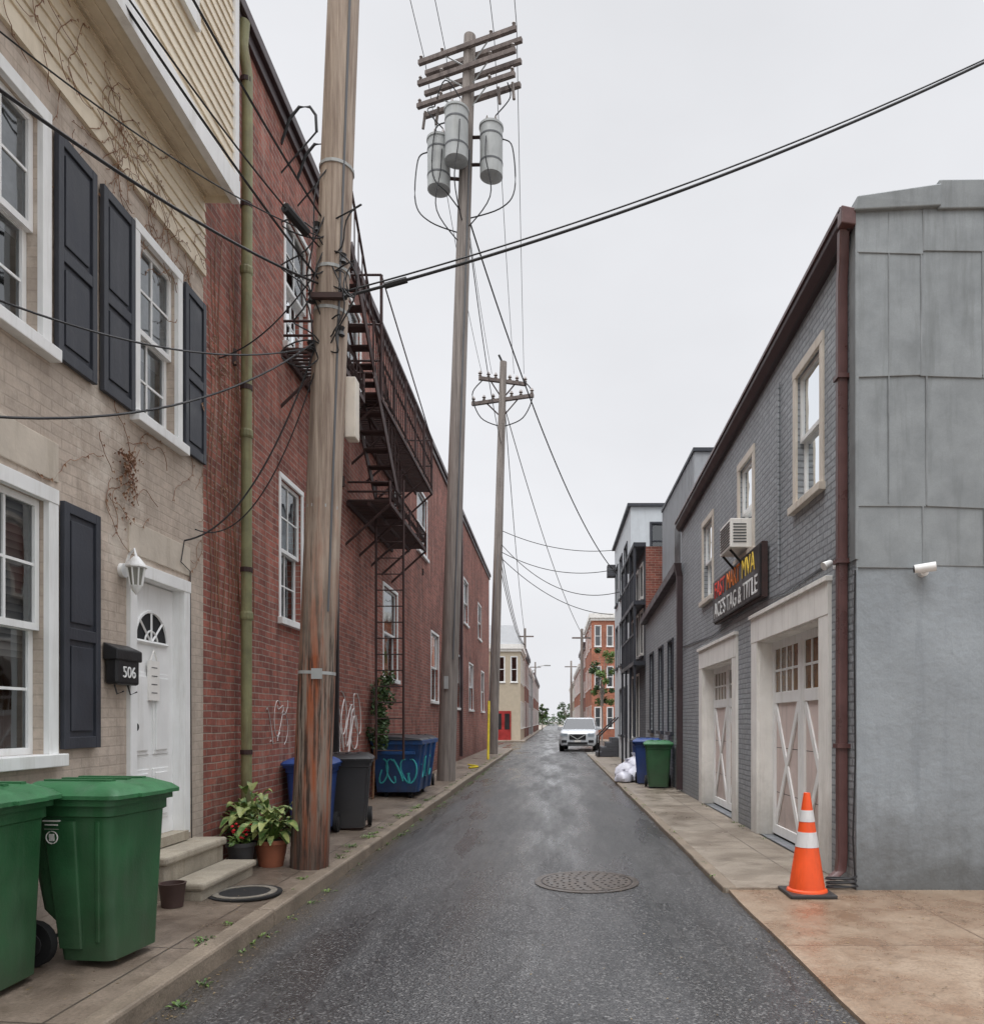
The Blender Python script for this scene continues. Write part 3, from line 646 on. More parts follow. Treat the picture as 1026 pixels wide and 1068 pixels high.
def dz_(z_): return 13.80+.15*(1.15-z_)/.9-.008
for s_ in range(5):
    gx = x0+.2+s_*.13
    gq.tube([(gx+.08*math.sin(t*1.4+s_), dz_(.64+.22*math.cos(t*1.15+s_*2)), .64+.22*math.cos(t*1.15+s_*2)) for t in [i*.35 for i in range(13)]], .016, 4)
for s_ in range(3):
    gy = 14.2+s_*.4
    gq.tube([(x1-.005-.1*(1.15-(.7+.2*math.cos(t*1.2+s_)))/.9+.012, gy+.16*math.sin(t+s_), .7+.2*math.cos(t*1.2+s_)) for t in [i*.35 for i in range(13)]], .014, 4)
du.done()

# ------------------------------------------------------------------ plants
def leaf(p, base_, dirv, length, width, droop=.4):
    b0 = Vector(base_); d = Vector(dirv).normalized(); side = d.cross(Vector((0,0,1)))
    side = side.normalized() if side.length > .05 else Vector((1,0,0))
    vs = []; n = 5
    for i in range(n+1):
        t = i/n; wv = width*math.sin(math.pi*min(1,(t*.92+.04)))**.8/2
        cpt = b0+d*length*t-Vector((0,0,1))*droop*length*t*t
        vs += [cpt-side*wv+Vector((0,0,wv*.4)), cpt, cpt+side*wv+Vector((0,0,wv*.4))]
    fs = []
    for i in range(n):
        for j in (0,1): fs.append((i*3+j,i*3+j+1,(i+1)*3+j+1,(i+1)*3+j))
    p.add(vs, fs)
def pot(name, c, r, hgt, m, build):
    g = G(name, c); g.p('pot', m, smooth=True).lathe(c, [(r*.7,0),(r*.95,hgt*.85),(r*1.08,hgt*.86),(r*1.08,hgt),(r*.92,hgt),(r*.9,hgt*.9),(.001,hgt*.9)], 24)
    g.p('soil', SOIL).lathe((c[0],c[1],c[2]+hgt*.9), [(r*.9,.0),(r*.5,.02),(.001,.03)], 16); build(g, (c[0],c[1],c[2]+hgt*.9)); g.done()
def hosta(n, l, spread=.8, m=HOSTA):
    def f(g, c):
        p = g.p('leaves', m, smooth=True); s = g.p('stalks', LEAF)
        for i in range(n):
            a = random.uniform(0,6.28); e = random.uniform(.5,1.45); ll = l*random.uniform(.6,1.2)
            d = Vector((math.cos(a)*math.cos(e)*spread,math.sin(a)*math.cos(e)*spread,math.sin(e)))
            st_ = Vector(c)+d*ll*random.uniform(.35,1.0); s.tube([c, st_], .004, 4); leaf(p, st_, d+Vector((0,0,-.4)), ll*.52, ll*.23, .7)
    return f
pot('potted_hosta', (-2.74,7.45,.14), .16, .26, TERRA, hosta(95,.36))
pot('potted_hosta', (-3.08,7.8,.16), .14, .26, CLAY, hosta(90,.42))
def flowers(g, c):
    p = g.p('leaves', LEAF, smooth=True)
    for i in range(70):
        a = random.uniform(0,6.28); d = Vector((math.cos(a),math.sin(a),random.uniform(.2,1.6))).normalized(); leaf(p, Vector(c)+d*random.uniform(.02,.1), d, .08, .04, .5)
    f = g.p('blooms', REDF)
    for i in range(24):
        x, y_, z_ = c[0]+random.gauss(0,.06), c[1]+random.gauss(0,.06), c[2]+.13+random.gauss(0,.03); r = .015
        f.lathe((x,y_,z_), [(.002,-.01),(r,0),(r*.7,.012),(.002,.014)], 6)
pot('potted_red_flowers', (-2.94,7.22,.15), .13, .26, BLKP, flowers)
mt = G('round_doormat', (-2.5,6.25,.14)); mt.p('mat', RUB).lathe((-2.52,6.27,.135), [(.29,0),(.29,.014),(.001,.016)], 32)
MR = mat('mat_ring', c255(120,114,104), .9, var=.3, vs=20)
mt.p('rings', MR).lathe((-2.52,6.27,.149), [(.25,.0),(.25,.005),(.2,.006),(.2,0)], 32); mt.done()

def weeds(name, items, m=LEAF):
    p = P(name, m)
    for (x, y_, z_, r, n) in items:
        for i in range(n):
            a = random.uniform(0,6.28); rr = random.uniform(0,r); l = random.uniform(.02,.06)
            d = Vector((math.cos(a),math.sin(a),random.uniform(.5,2)))
            leaf(p, (x+rr*math.cos(a),y_+rr*math.sin(a),z_), d, l, l*.3, .5)
    p.build()
it = []
for i in range(150):
    yy = random.uniform(4,34); low = random.random() < .5
    it.append(((XL+.03 if low else XL-.17)+random.uniform(-.03,.03), yy, .0 if low else .12, .06, random.randint(4,20)))
it += [(-2.02,4.15,.0,.06,24),(-2.05,4.5,.0,.05,16),(-2.1,5.5,.0,.06,22),(-3.22,8.6,.16,.1,40),(-2.28,8.7,.12,.1,46),(-2.2,8.0,.12,.06,18),(-2.25,9.4,.12,.12,80),(-2.3,11.5,.12,.12,80),(-2.25,12.6,.12,.12,60)]
for i in range(30): it.append((XR+.02+random.uniform(-.02,.05), random.uniform(7,30), .05, .04, random.randint(3,8)))
for i in range(16): it.append((2.66, random.uniform(8,33), .05, .04, random.randint(3,8)))
weeds('weeds', it)
p = P('leaf_litter', DEBR)
for i in range(2600):
    yy = 3.8+26*random.random()**1.5; side = random.random()
    if side < .5: x, z_ = XL+.02+abs(random.gauss(0,.08)), .006
    elif side < .78: x, z_ = random.uniform(-3.2,-2.28), .165
    elif side < .9: x, z_ = random.uniform(-2,1.5), .005
    else: x, z_ = XR-.03-abs(random.gauss(0,.1)), .006
    s_ = random.uniform(.003,.012); a = random.uniform(0,6.28)
    q0 = [(x+s_*math.cos(a+k_*1.57)*(1 if k_%2 else .5), yy+s_*math.sin(a+k_*1.57)*(1 if k_%2 else .5), z_+random.uniform(0,.006)) for k_ in range(4)]
    p.quad(*q0)
for i in range(260):
    x, yy = random.uniform(1.7,4.5), random.uniform(3.5,6.85); s_ = random.uniform(.003,.010); a = random.uniform(0,6.28)
    p.quad(*[(x+s_*math.cos(a+k_*1.57), yy+s_*math.sin(a+k_*1.57), .034+random.uniform(0,.004)) for k_ in range(4)])
p.build()

def leafblob(p, c, rad, n, s):
    for i in range(n):
        while True:
            v = Vector((random.uniform(-1,1),random.uniform(-1,1),random.uniform(-1,1)))
            if v.length < 1: break
        v = v*(.55+.45*v.length)
        x = Vector((c[0]+v.x*rad[0],c[1]+v.y*rad[1],c[2]+v.z*rad[2])); a = Vector((random.gauss(0,1),random.gauss(0,1),random.gauss(0,.6))).normalized(); b = a.cross(Vector((random.gauss(0,1),random.gauss(0,1),random.gauss(0,1)))).normalized()
        ss = s*random.uniform(.6,1.3); p.quad(x-a*ss, x-b*ss*.5, x+a*ss, x+b*ss*.5)
vg = G('wall_shrub', (-3.15,14.2,1.5)); p = vg.p('leaves', LEAFD)
for i in range(18):
    leafblob(p, (-3.1+random.gauss(0,.07),13.5+random.gauss(0,.18)+i*.03,1.15+i*.07), (.13,.22,.16), 70, .045)
vg.p('stem', DRY).tube([(-3.2,13.6,.14),(-3.18,13.65,1.2),(-3.15,13.9,2.3)], .02); vg.done()

# ------------------------------------------------------------------ RIGHT: grey painted garage building
XG = 2.72
FR = F('Y', XG, -1); g = G('painted_brick_garage', (XG,11,0))
topf = lambda u: 6.10-.4*(u-6.9)/9.2
w1, w2, w3 = (7.8,8.57,3.95,5.38), (10.45,11.2,3.9,5.2), (13.1,13.9,3.7,5.05)
g1, g2 = (7.78,10.15,.05,2.6,.26), (11.57,13.9,.05,2.5,.26)
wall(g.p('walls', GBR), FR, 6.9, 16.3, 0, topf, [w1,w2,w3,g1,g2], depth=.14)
CAS = mat('taupe_casing', c255(214,206,194), .6, var=.1, streak=.5, streakcol=c255(158,130,106))
for o in (w1,w2,w3): window(g, FR, o, .1, tm=CAS, fm=WHT, cols=1, rows=1, blind=None, depth=.14, proud=.02)
GDOOR = mat('blush_door_panel', c255(214,198,192), .6, var=.06, bst=.05, streak=.4, grime=.4)
PANE = mat('amber_garage_pane', c255(110,84,56), .15, var=.4, vs=6, bst=0)
for o in (g1, g2):
    a, b, c, d = o[:4]
    t = g.p('garage_casing', WHT2, bevel=.004)
    t.fbox(FR, a-.28, a+.002, .052, d-.002, -.01, .035); t.fbox(FR, b-.002, b+.28, .052, d-.002, -.01, .035); t.fbox(FR, a-.28, b+.28, d-.004, d+.32, -.012, .04)
    t.fbox(FR, a-.3, b+.3, d+.32, d+.37, -.012, .07)
    t.fbox(FR, a+.003, a+.02, .052, d-.02, -.25, -.005); t.fbox(FR, b-.02, b-.003, .052, d-.02, -.25, -.005); t.fbox(FR, a+.003, b-.003, d-.02, d-.003, -.25, -.005)
    a += .02; b -= .02; d -= .02
    g.p('garage_door_slab', GDOOR).fbox(FR, a, b, .07, d, -.25, -.2)
    s = g.p('garage_door_bracing', WHT, bevel=.003); m = (a+b)/2; nw = 1.92
    nx = (-1,0,0); wf = -.198
    for l0, l1 in ((a, m-.01), (m+.01, b)):
        for u0 in (l0, l1-.1): s.fbox(FR, u0, u0+.1, .08, d, -.2, -.17)
        for v0, v1 in ((.08,.2),(nw-.14,nw),(d-.1,d)): s.fbox(FR, l0+.1, l1-.1, v0, v1, -.2, -.171)
        P0, P1_ = (l0+.1, .2), (l1-.1, nw-.14)
        s.plank(FR.pt(P0[0],P0[1],wf),FR.pt(P1_[0],P1_[1],wf),.09,.02,nx); s.plank(FR.pt(P0[0],P1_[1],wf),FR.pt(P1_[0],P0[1],wf),.09,.022,nx)
        for vv in (.62,1.2): g.p('garage_door_joints', BLK).fbox(FR, l0+.1, l1-.1, vv, vv+.008, -.2, -.199)
        g.p('garage_door_panes', PANE).fbox(FR, l0+.1, l1-.1, nw, d-.1, -.2, -.192)
        for i in range(1,4):
            u = l0+.1+(l1-l0-.2)*i/4; s.fbox(FR, u-.015, u+.015, nw, d-.1, -.2, -.178)
        v = (nw+d-.1)/2; s.fbox(FR, l0+.1, l1-.1, v-.015, v+.015, -.2, -.179)
    g.p('garage_door_seal', RUB).fbox(FR, a, b, .05, .07, -.25, -.19)
FS = F('X', 6.9, -1)
st_ = g.p('side_wall_stucco', GSTU, smooth=True)
nxs, nzs = 60, 16
def sw_(i, j):
    x = XG+.004+i*(14-XG)/nxs; z_ = -.02+j*3.02/nzs
    return (x, 6.888-.007*math.sin(x*3.1+z_*1.3)-.006*math.sin(z_*4.2+x*1.7)-.007, z_)
st_.add([sw_(i,j) for j in range(nzs+1) for i in range(nxs+1)], [(j*(nxs+1)+i,j*(nxs+1)+i+1,(j+1)*(nxs+1)+i+1,(j+1)*(nxs+1)+i) for j in range(nzs) for i in range(nxs)])
g.p('stucco_edge', GSTU).fbox(FR, 6.872, 6.9, -.02, 2.99, -.006, .006)
g.p('side_wall_back', GBRX).fquad(FS, XG, 14, 3.0, 6.15, 0)
pn = g.p('tin_panels', GPAN, bevel=.005); sm = g.p('tin_seams', SEAM, bevel=.004)
rows_ = [2.93,3.47,4.62,5.76,6.14]; xs = [XG-.01,3.31,3.86,4.4,5.0,5.6,6.2,6.8,7.3]
for ri in range(4):
    sh = (.0,.03,-.02,.0)[ri]
    for ci in range(len(xs)-1):
        x0 = xs[ci]+(sh if ci else 0); x1 = xs[ci+1]+sh; z0, z1 = rows_[ri]+random.uniform(-.02,.02), rows_[ri+1]+.03
        t0 = .02+.005*ri+random.uniform(0,.003); dz = random.uniform(-.025,.025)
        pn.loft([[(x0+.002,6.9-t0-.008,z0),(x1-.002,6.9-t0-.008,z0+dz),(x1-.002,6.9,z0+dz),(x0+.002,6.9,z0)],[(x0+.002,6.9-t0,z1),(x1-.002,6.9-t0,z1),(x1-.002,6.9,z1),(x0+.002,6.9,z1)]])
        sm.fbox(FS, x1-.008, x1+.008, z0+.01, z1-.01, .0, .034+.004*ri)
sm.fbox(FS, 2.994, 3.006, 3.5, 6.1, .0, .042)
g.p('tin_panels_far', GPAN).fbox(FS, 7.3, 14, 2.95, 6.16, .0, .03)
fl_ = g.p('flashing', GPAN, bevel=.01)
fl_.loft([[(XG-.04,6.82,6.10),(3.45,6.82,6.14),(3.45,6.81,6.33),(XG-.02,6.81,6.22)],[(XG-.04,7.1,6.10),(3.45,7.1,6.14),(3.45,7.1,6.33),(XG-.02,7.1,6.22)]])
fl_.loft([[(3.43,6.835,6.12),(8,6.835,6.2),(8,6.82,6.42),(3.43,6.82,6.37)],[(3.43,7.1,6.12),(8,7.1,6.2),(8,7.1,6.42),(3.43,7.1,6.37)]])
g.p('corner_boards', GPAN).fbox(FR, 6.86, 7.0, 3.0, 6.1, -.01, .02)
g.p('roof', ROOF).quad((XG,6.9,6.1),(14,6.9,6.2),(14,16.3,5.8),(XG,16.3,5.7))
g.p('back_wall', GBRX).quad((XG,16.3,0),(14,16.3,0),(14,16.3,5.8),(XG,16.3,5.7))
gt = g.p('gutter', DKBR, bevel=.01)
ga, gb = 6.9, 16.3
def gsec(y_): z_ = topf(y_); return [(XG+.02,y_,z_-.12),(XG-.07,y_,z_-.12),(XG-.13,y_,z_-.03),(XG-.13,y_,z_+.05),(XG+.02,y_,z_+.05)]
gt.loft([gsec(ga), gsec(gb)])
g.p('gutter_lip', BROWN).loft([[(XG-.15,y_,topf(y_)+.03),(XG-.125,y_,topf(y_)+.03),(XG-.125,y_,topf(y_)+.07),(XG-.15,y_,topf(y_)+.07)] for y_ in (ga-.01,gb)])
g.p('gutter_end', BROWN, bevel=.01).loft([[(XG-.15,6.84,6.0),(XG-.02,6.84,5.98),(XG-.02,6.84,6.13),(XG-.15,6.84,6.16)],[(XG-.15,6.95,6.0),(XG-.02,6.95,5.98),(XG-.02,6.95,6.13),(XG-.15,6.95,6.16)]])
g.done()
dp = G('downspout', (2.64,7.1,3)); q = dp.p('pipe', BROWN, smooth=True, bevel=.01)
def rect_pipe(q, pts, a, b):
    q.loft([[(x-a,y_-b,z_),(x+a,y_-b,z_),(x+a,y_+b,z_),(x-a,y_+b,z_)] for x, y_, z_ in pts])
rect_pipe(q, [(2.63,6.96,6.0),(2.66,7.05,5.75),(2.66,7.08,5.6),(2.66,7.08,.3),(2.64,7.06,.17),(2.52,7.0,.1)], .045,.04)
for v in (1.3,3.0,4.7): dp.p('straps', BROWN).box(2.6,2.72,7.02,7.14,v,v+.04)
dp.done()
cb_ = G('coiled_cable', (2.6,6.8,.06)); q = cb_.p('coil', CABLE)
q.tube([(2.56+.12*math.cos(t)*(1+.05*t%.3),6.80+.07*math.sin(t),.06+.006*t) for t in [i*.4 for i in range(48)]], .009, 5)
q.tube([(2.7,6.86,.1),(2.68,6.86,.5),(2.7,6.86,1.2),(2.69,6.86,2.4),(2.7,6.86,2.9)], .008, 5); cb_.done()
dp = G('downspout', (2.64,16.1,2)); rect_pipe(dp.p('pipe', DKBR), [(2.6,16.15,4.85),(2.66,16.2,4.6),(2.66,16.2,.1)], .06,.06); dp.done()
sg = G('shop_sign', (2.62,11.1,3.46)); sg.p('board', mat('black_sign_face', c255(30,28,30), .4), bevel=.01).fbox(FR, 9.68,12.5,3.14,3.8,.07,.12)
sg.p('board_edge', IRON).fbox(FR, 9.66,12.52,3.12,3.82,.02,.095)
OR = mat('sign_orange', c255(250,140,50), .5, bst=0); RD = mat('sign_red', c255(235,70,55), .5, bst=0); YL = mat('sign_yellow', c255(250,215,80), .5, bst=0)
sg.text('sign_word_red', 'FAST', FR.pt(12.0,3.62,.123), (0,-1,0), .36, RD, .72)
sg.text('sign_word_orange', 'MART', FR.pt(11.12,3.62,.123), (0,-1,0), .36, OR, .78)
sg.text('sign_word_yellow', 'MVA', FR.pt(10.25,3.62,.123), (0,-1,0), .36, YL, .68)
sg.text('sign_lower_line', "ACE'S TAG & TITLE", FR.pt(11.08,3.3,.123), (0,-1,0), .34, WHT, 2.6); sg.done()
ac = G('window_air_conditioner', (2.5,10.83,4.1)); q = ac.p('housing', WHT2, bevel=.01); q.fbox(FR, 10.5,11.15,3.93,4.33,-.1,.30)
ACG = mat('ac_grille', c255(90,92,92), .6)
for i in range(9): ac.p('grille', ACG).fbox(FR, 10.54,11.11,3.97+i*.038,3.985+i*.038,.30,.308)
for i in range(7): ac.parts['grille'].box(2.46,2.64,10.494,10.5,4.0+i*.04,4.018+i*.04)
ac.p('bracket', BLK).rail((2.72,10.6,3.6),(2.44,10.6,3.92),.03); ac.p('bracket', BLK).rail((2.72,11.05,3.6),(2.44,11.05,3.92),.03); ac.done()
sc_ = G('security_camera', (3.26,6.8,2.9)); q = sc_.p('body', WHT, smooth=True); q.cyl((3.3,6.88,2.88),(3.3,6.82,2.88),.04); q.tube([(3.3,6.82,2.88),(3.3,6.78,2.9)], .015); q.cyl((3.36,6.74,2.91),(3.2,6.8,2.895),.042,.038); sc_.p('lens', BLK).cyl((3.2,6.8,2.895),(3.19,6.804,2.894),.03); sc_.done()
fl = G('flood_light', (2.6,7.4,3.1)); q = fl.p('head', WHT, smooth=True); q.cyl((2.72,7.35,3.05),(2.69,7.35,3.05),.045); q.tube([(2.69,7.35,3.05),(2.64,7.33,3.04),(2.62,7.35,3.06)], .012); q.cyl((2.65,7.32,3.06),(2.57,7.3,3.02),.03,.042); fl.done()
cd = G('wall_conduit', (2.7,9,3)); cd.p('pipe', GBR).tube([(2.7,9.2,3.3),(2.7,9.2,5.6)], .015); cd.p('cable', CABLEG).tube([(2.71,7.2,3.12),(2.705,9,3.05),(2.705,10.4,3.14),(2.705,13,3.0),(2.705,16,3.1)], .01, 5); cd.done()

cn = G('traffic_cone', (2.22,6.72,.03)); c = (2.22,6.72,.03)
cn.p('base', BLKP, bevel=.01).box(c[0]-.2,c[0]+.2,c[1]-.2,c[1]+.2,c[2],c[2]+.035)
R = lambda z_: .155-.125*(z_-.035)/.84
o_ = cn.p('cone_orange', ORNG, smooth=True); w_ = cn.p('reflective_bands', REFL, smooth=True)
o_.lathe(c, [(.175,.035),(.17,.05),(R(.05),.06),(R(.42),.42)]); w_.lathe(c, [(R(.42)+.003,.42),(R(.55)+.003,.55)]); o_.lathe(c, [(R(.55),.55),(R(.64),.64)])
w_.lathe(c, [(R(.64)+.003,.64),(R(.74)+.003,.74)]); o_.lathe(c, [(R(.74),.74),(R(.87),.87),(.028,.89),(.015,.875)]); cn.done()

# ------------------------------------------------------------------ RIGHT: middle buildings
g = G('grey_brick_building', (XG,19,0)); t2 = lambda u: 4.85-.35*(u-16.3)/6.3
o2 = [(17.4,18.1,1.3,3.4),(19.0,19.7,1.3,3.4),(20.8,21.5,1.3,3.4)]
wall(g.p('walls', GBR), FR, 16.3, 22.6, 0, t2, o2)
for o in o2: window(g, FR, o, .04, tm=SHUT, fm=SHUT, cols=1, rows=1)
g.p('gutter', DKBR).loft([[(XG+.02,y_,t2(y_)-.12),(XG-.16,y_,t2(y_)-.12),(XG-.16,y_,t2(y_)+.06),(XG+.02,y_,t2(y_)+.06)] for y_ in (16.3,22.6)])
g.p('roof', ROOF).quad((XG,16.3,4.85),(9,16.3,4.85),(9,22.6,4.5),(XG,22.6,4.5)); g.done()
g = G('sided_rooftop_addition', (3.4,20,6)); SID = mat('grey_vertical_siding', c255(162,165,169), .5, var=.08, streak=.3)
q = g.p('walls', SID); q.box(3.22,3.62,17.5,22.6,4.3,7.7); q.box(3.62,8,18.5,22.6,4.3,6.6)
for i in range(26): g.p('ribs', SID).box(3.2,3.22,17.52+i*.2,17.56+i*.2,4.6,7.68)
g.p('coping', SHUT).box(3.18,3.65,17.45,22.65,7.7,7.78)
g.p('side_window', BLK).box(3.19,3.215,19.4,20.2,5.4,6.6); g.done()
g = G('charcoal_rowhouse', (XG,25,0)); o4 = [(24.3,25.1,1.0,3.0),(25.7,26.5,1.0,3.0),(23.2,23.9,3.6,4.9),(24.4,25.1,3.6,4.9),(25.7,26.5,3.6,4.9),(23.2,23.9,5.3,6.3),(24.4,25.1,5.3,6.3),(25.7,26.5,5.3,6.3)]
wall(g.p('walls', CHAR), FR, 22.6, 27, 0, 6.7, o4)
for o in o4: window(g, FR, o, .06, tm=WHT2, fm=SHUT, cols=1, rows=1)
g.p('flank', REDX).quad((XG,22.605,4.3),(9,22.605,4.3),(9,22.605,6.7),(XG,22.605,6.7)); g.p('roof', ROOF).quad((XG,22.6,6.68),(9,22.6,6.68),(9,27,6.68),(XG,27,6.68))
q = g.p('balcony_frame', SHUT)
for z_ in (3.2,5.0,6.72): q.box(XG-.35,XG+.02,22.7,26.95,z_,z_+.12)
for y_ in (22.8,24.1,25.5,26.85): q.box(XG-.34,XG-.27,y_-.04,y_+.04,.05,6.72)
for z_ in (3.32,5.12):
    q.box(XG-.33,XG-.29,22.8,26.9,z_+.8,z_+.86)
    for i in range(34): q.box(XG-.32,XG-.30,22.85+i*.12,22.87+i*.12,z_,z_+.82)
g.done()
g = G('pale_stucco_apartment', (XG,30,0)); PALE = mat('pale_stucco', c255(204,210,214), .8, var=.06, streak=.25, streakcol=c255(150,156,160))
o5 = [(28.2,29.3,1.0,2.8),(30.2,31.3,1.0,2.8),(28.2,29.3,3.8,5.5),(30.2,31.3,3.8,5.5),(32.3,33.3,3.8,5.5),(28.2,29.3,6.5,8.1),(30.2,31.3,6.5,8.1),(32.3,33.3,6.5,8.1)]
wall(g.p('walls', PALE), FR, 27, 34, 0, 9.1, o5)
for o in o5: window(g, FR, o, .06, tm=SHUT, fm=SHUT, cols=1, rows=1, blind=CURT, bfrac=.4)
FT = F('X', 27, -1); o6 = [(3.45,4.2,7.3,8.5)]
wall(g.p('front_walls', PALE), FT, XG, 10, 6.0, 9.1, o6); window(g, FT, o6[0], .06, tm=SHUT, fm=SHUT, cols=1, rows=1)
g.p('coping', SHUT).box(XG-.12,10,26.9,34.1,9.1,9.2); g.p('cornice_bracket', CHAR).box(XG-.35,XG,33.6,34.1,7.9,8.4); g.p('roof', ROOF).quad((XG,27,9.05),(10,27,9.05),(10,34,9.05),(XG,34,9.05))
g.p('back_wall', PALE).quad((XG,34,0),(10,34,0),(10,34,9.1),(XG,34,9.1)); g.done()
st = G('front_steps', (2.4,31.5,0)); q = st.p('treads', CHAR, bevel=.01)
for i in range(4): q.box(2.72-.2*(4-i)-.1,2.7,31.9,33.4,.05+i*.2,.05+(i+1)*.2)
for y_ in (31.9,33.4): st.p('handrail', BLK).rail((1.9,y_,.9),(2.7,y_,1.7),.05); st.p('handrail', BLK).rail((1.9,y_,.05),(1.9,y_,.9),.05)
st.done()

BAG = mat('white_plastic_bag', c255(200,200,210), .35, var=.15, vs=6, bs=9, bst=1.0)
def bag(c, r, hgt, m):
    g_ = G('trash_bag', c); q = g_.p('sack', m, smooth=True); loops = []
    ph = random.uniform(0,6)
    for k_, (rr, zz) in enumerate(((.6,0),(.95,.12),(1,.35),(.85,.62),(.5,.82),(.14,.92),(.1,.96),(.24,1.08))):
        loops.append([(c[0]+rr*r*(1+.12*math.sin(3*t+ph+k_)+.06*math.sin(7*t+ph*2+k_*2))*math.cos(t), c[1]+rr*r*(1+.12*math.sin(3*t+ph+k_))*math.sin(t), c[2]+zz*hgt) for t in [6.2832*i/22 for i in range(22)]])
    q.loft(loops); g_.done()
bag((1.85,19.4,.05), .3, .5, BAG); bag((2.1,19.0,.05), .3, .42, BAG); bag((1.72,18.7,.05), .22, .3, BAG); bag((2.1,20.0,.05), .33, .62, BAG)

# ------------------------------------------------------------------ utility poles
def ptsag(a, b, sag, n=24):
    a, b = Vector(a), Vector(b); return [a.lerp(b, i/n)-Vector((0,0,sag*4*(i/n)*(1-i/n))) for i in range(n+1)]
b1, t1 = Vector((-2.38,7.48,.1)), Vector((-1.93,7.48,11.5))
P1 = lambda z_: b1.lerp(t1, (z_-b1.z)/(t1.z-b1.z))
u = G('utility_pole', b1); u.p('shaft', POLE, smooth=True).tube([P1(.1+i*11.4/12) for i in range(13)], .182, 20, .138)
for z_ in (2.0,3.6,5.5,5.9,6.9): u.p('bands', GREYM).tube([P1(z_),P1(z_+.03)], .178 if z_ < 3 else .168, 16)
q = u.p('risers', CABLEG); rz = [P1(z_)+Vector((.13-.004*z_,-.12,0)) for z_ in (2.6,4,5,6,7.5,9,11)]; q.tube(rz, .012, 6)
u.p('junction_box', CAS, bevel=.01).box(-2.06,-1.95,7.56,7.72,4.35,4.95)
u.p('brackets', IRON).box(-2.3,-2.0,7.27,7.33,5.57,5.62)
for dx, z_ in ((-.16,5.62),(.14,5.66),(.13,5.3),(-.15,5.15),(.12,6.0),(-.14,6.3)):
    u.p('spool_insulators', BLK, smooth=True).lathe(P1(z_)+Vector((dx,-.1,0)), [(.02,-.05),(.04,-.04),(.025,0),(.04,.04),(.02,.05)], 10)
q = u.p('loose_cables', CABLE)
for i in range(12):
    a, b = P1(random.uniform(5.0,6.9)), P1(random.uniform(4.9,6.4)); r = random.uniform(.16,.34); s_ = random.choice((-1,1))
    q.tube([a.lerp(b,t)+Vector((s_*r*math.sin(t*3.14)*(1+.3*math.sin(t*9+i)),-.12-.1*math.sin(t*3.14),.12*math.sin(t*6.28+i))) for t in [k_/14 for k_ in range(15)]], .0075, 5)
u.p('tag', GREYM).box(-2.3,-2.2,7.285,7.3,1.95,2.05); u.done()

b2, t2_ = Vector((-2.55,18.2,.1)), Vector((-1.98,18.2,17.8)); P2 = lambda z_: b2.lerp(t2_, (z_-.1)/17.7)
u = G('utility_pole', b2); u.p('shaft', POLE2, smooth=True).tube([P2(.1+i*17.7/10) for i in range(11)], .22, 18, .14)
arm = Vector((1.2,-.47,0)); an = Vector((.36,.93,0)).normalized()
INS = mat('porcelain_insulator', c255(120,110,104), .3)
for z_ in (17.45,16.95,16.4):
    for s_ in (-.16,.16):
        c = P2(z_)+an*s_; u.p('crossarms', ARMW).plank(c-arm-Vector((0,0,.06)), c+arm-Vector((0,0,.06)), .09, .1, (0,0,1))
    for t in (-.95,-.5,.5,.95): u.p('insulators', INS, smooth=True).lathe(P2(z_)+arm*t-an*.16+Vector((0,0,.04)), [(.02,0),(.04,.03),(.025,.05),(.045,.08),(.025,.12),(.001,.13)], 10)
    u.p('arm_braces', GREYM).rail(P2(z_-.4), P2(z_)+arm*.5-an*.16, .03); u.p('arm_braces', GREYM).rail(P2(z_-.4), P2(z_)-arm*.5-an*.16, .03)
def smooth_path(pts, n=6):
    pts = [Vector(p) for p in pts]; out = []
    for i in range(len(pts)-1):
        p0, p1, p2, p3 = pts[max(i-1,0)], pts[i], pts[i+1], pts[min(i+2,len(pts)-1)]
        for j in range(n):
            t = j/n; out.append(.5*((2*p1)+(p2-p0)*t+(2*p0-5*p1+4*p2-p3)*t*t+(3*p1-p0-3*p2+p3)*t**3))
    return out+[pts[-1]]
for dx, dy, zc in ((-.62,-.1,14.7),(-.18,-.42,15.15),(.60,-.05,15.05)):
    c = P2(zc)+Vector((dx,dy,-.62))
    tr = u.p('transformer_cans', GREYM, smooth=True); tr.lathe(c, [(.2,-.04),(.27,.0),(.27,1.12),(.29,1.13),(.29,1.18),(.2,1.25),(.05,1.28)], 24)
    u.p('can_bands', CABLEG).lathe(c, [(.277,.28),(.277,.32)], 24); u.p('can_bands', CABLEG).lathe(c, [(.277,.88),(.277,.92)], 24)
    for k_ in (-.1,.1): u.p('bushings', INS, smooth=True).lathe(c+Vector((k_,0,1.22)), [(.03,0),(.05,.04),(.03,.08),(.05,.12),(.025,.2),(.01,.24)], 10)
    u.p('can_brackets', IRON).rail(c+Vector((0,0,.3)), P2(zc-.3), .08); u.p('can_brackets', IRON).rail(c+Vector((0,0,.95)), P2(zc+.35), .08)
    q = u.p('drop_leads', CABLE); sgn = 1 if dx > 0 else -1
    top_ = c+Vector((.1,0,1.45)); q.tube(smooth_path([top_, top_+Vector((.35*sgn,-.1,.35)), P2(16.3)+arm*(.8 if dx>0 else -.7)+Vector((0,0,.1))]), .014, 5)
    q.tube(smooth_path([c+Vector((sgn*.27,0,.9)), c+Vector((sgn*.5,0,.7)), c+Vector((sgn*.55,0,-.3)), c+Vector((sgn*.2,0,-.75)), P2(zc-1.6)]), .016, 5)
    q.tube(smooth_path([c+Vector((-sgn*.1,-.2,.9)), c+Vector((-.1*sgn,-.4,.2)), c+Vector((0,-.35,-.7)), P2(zc-1.9)]), .014, 5)
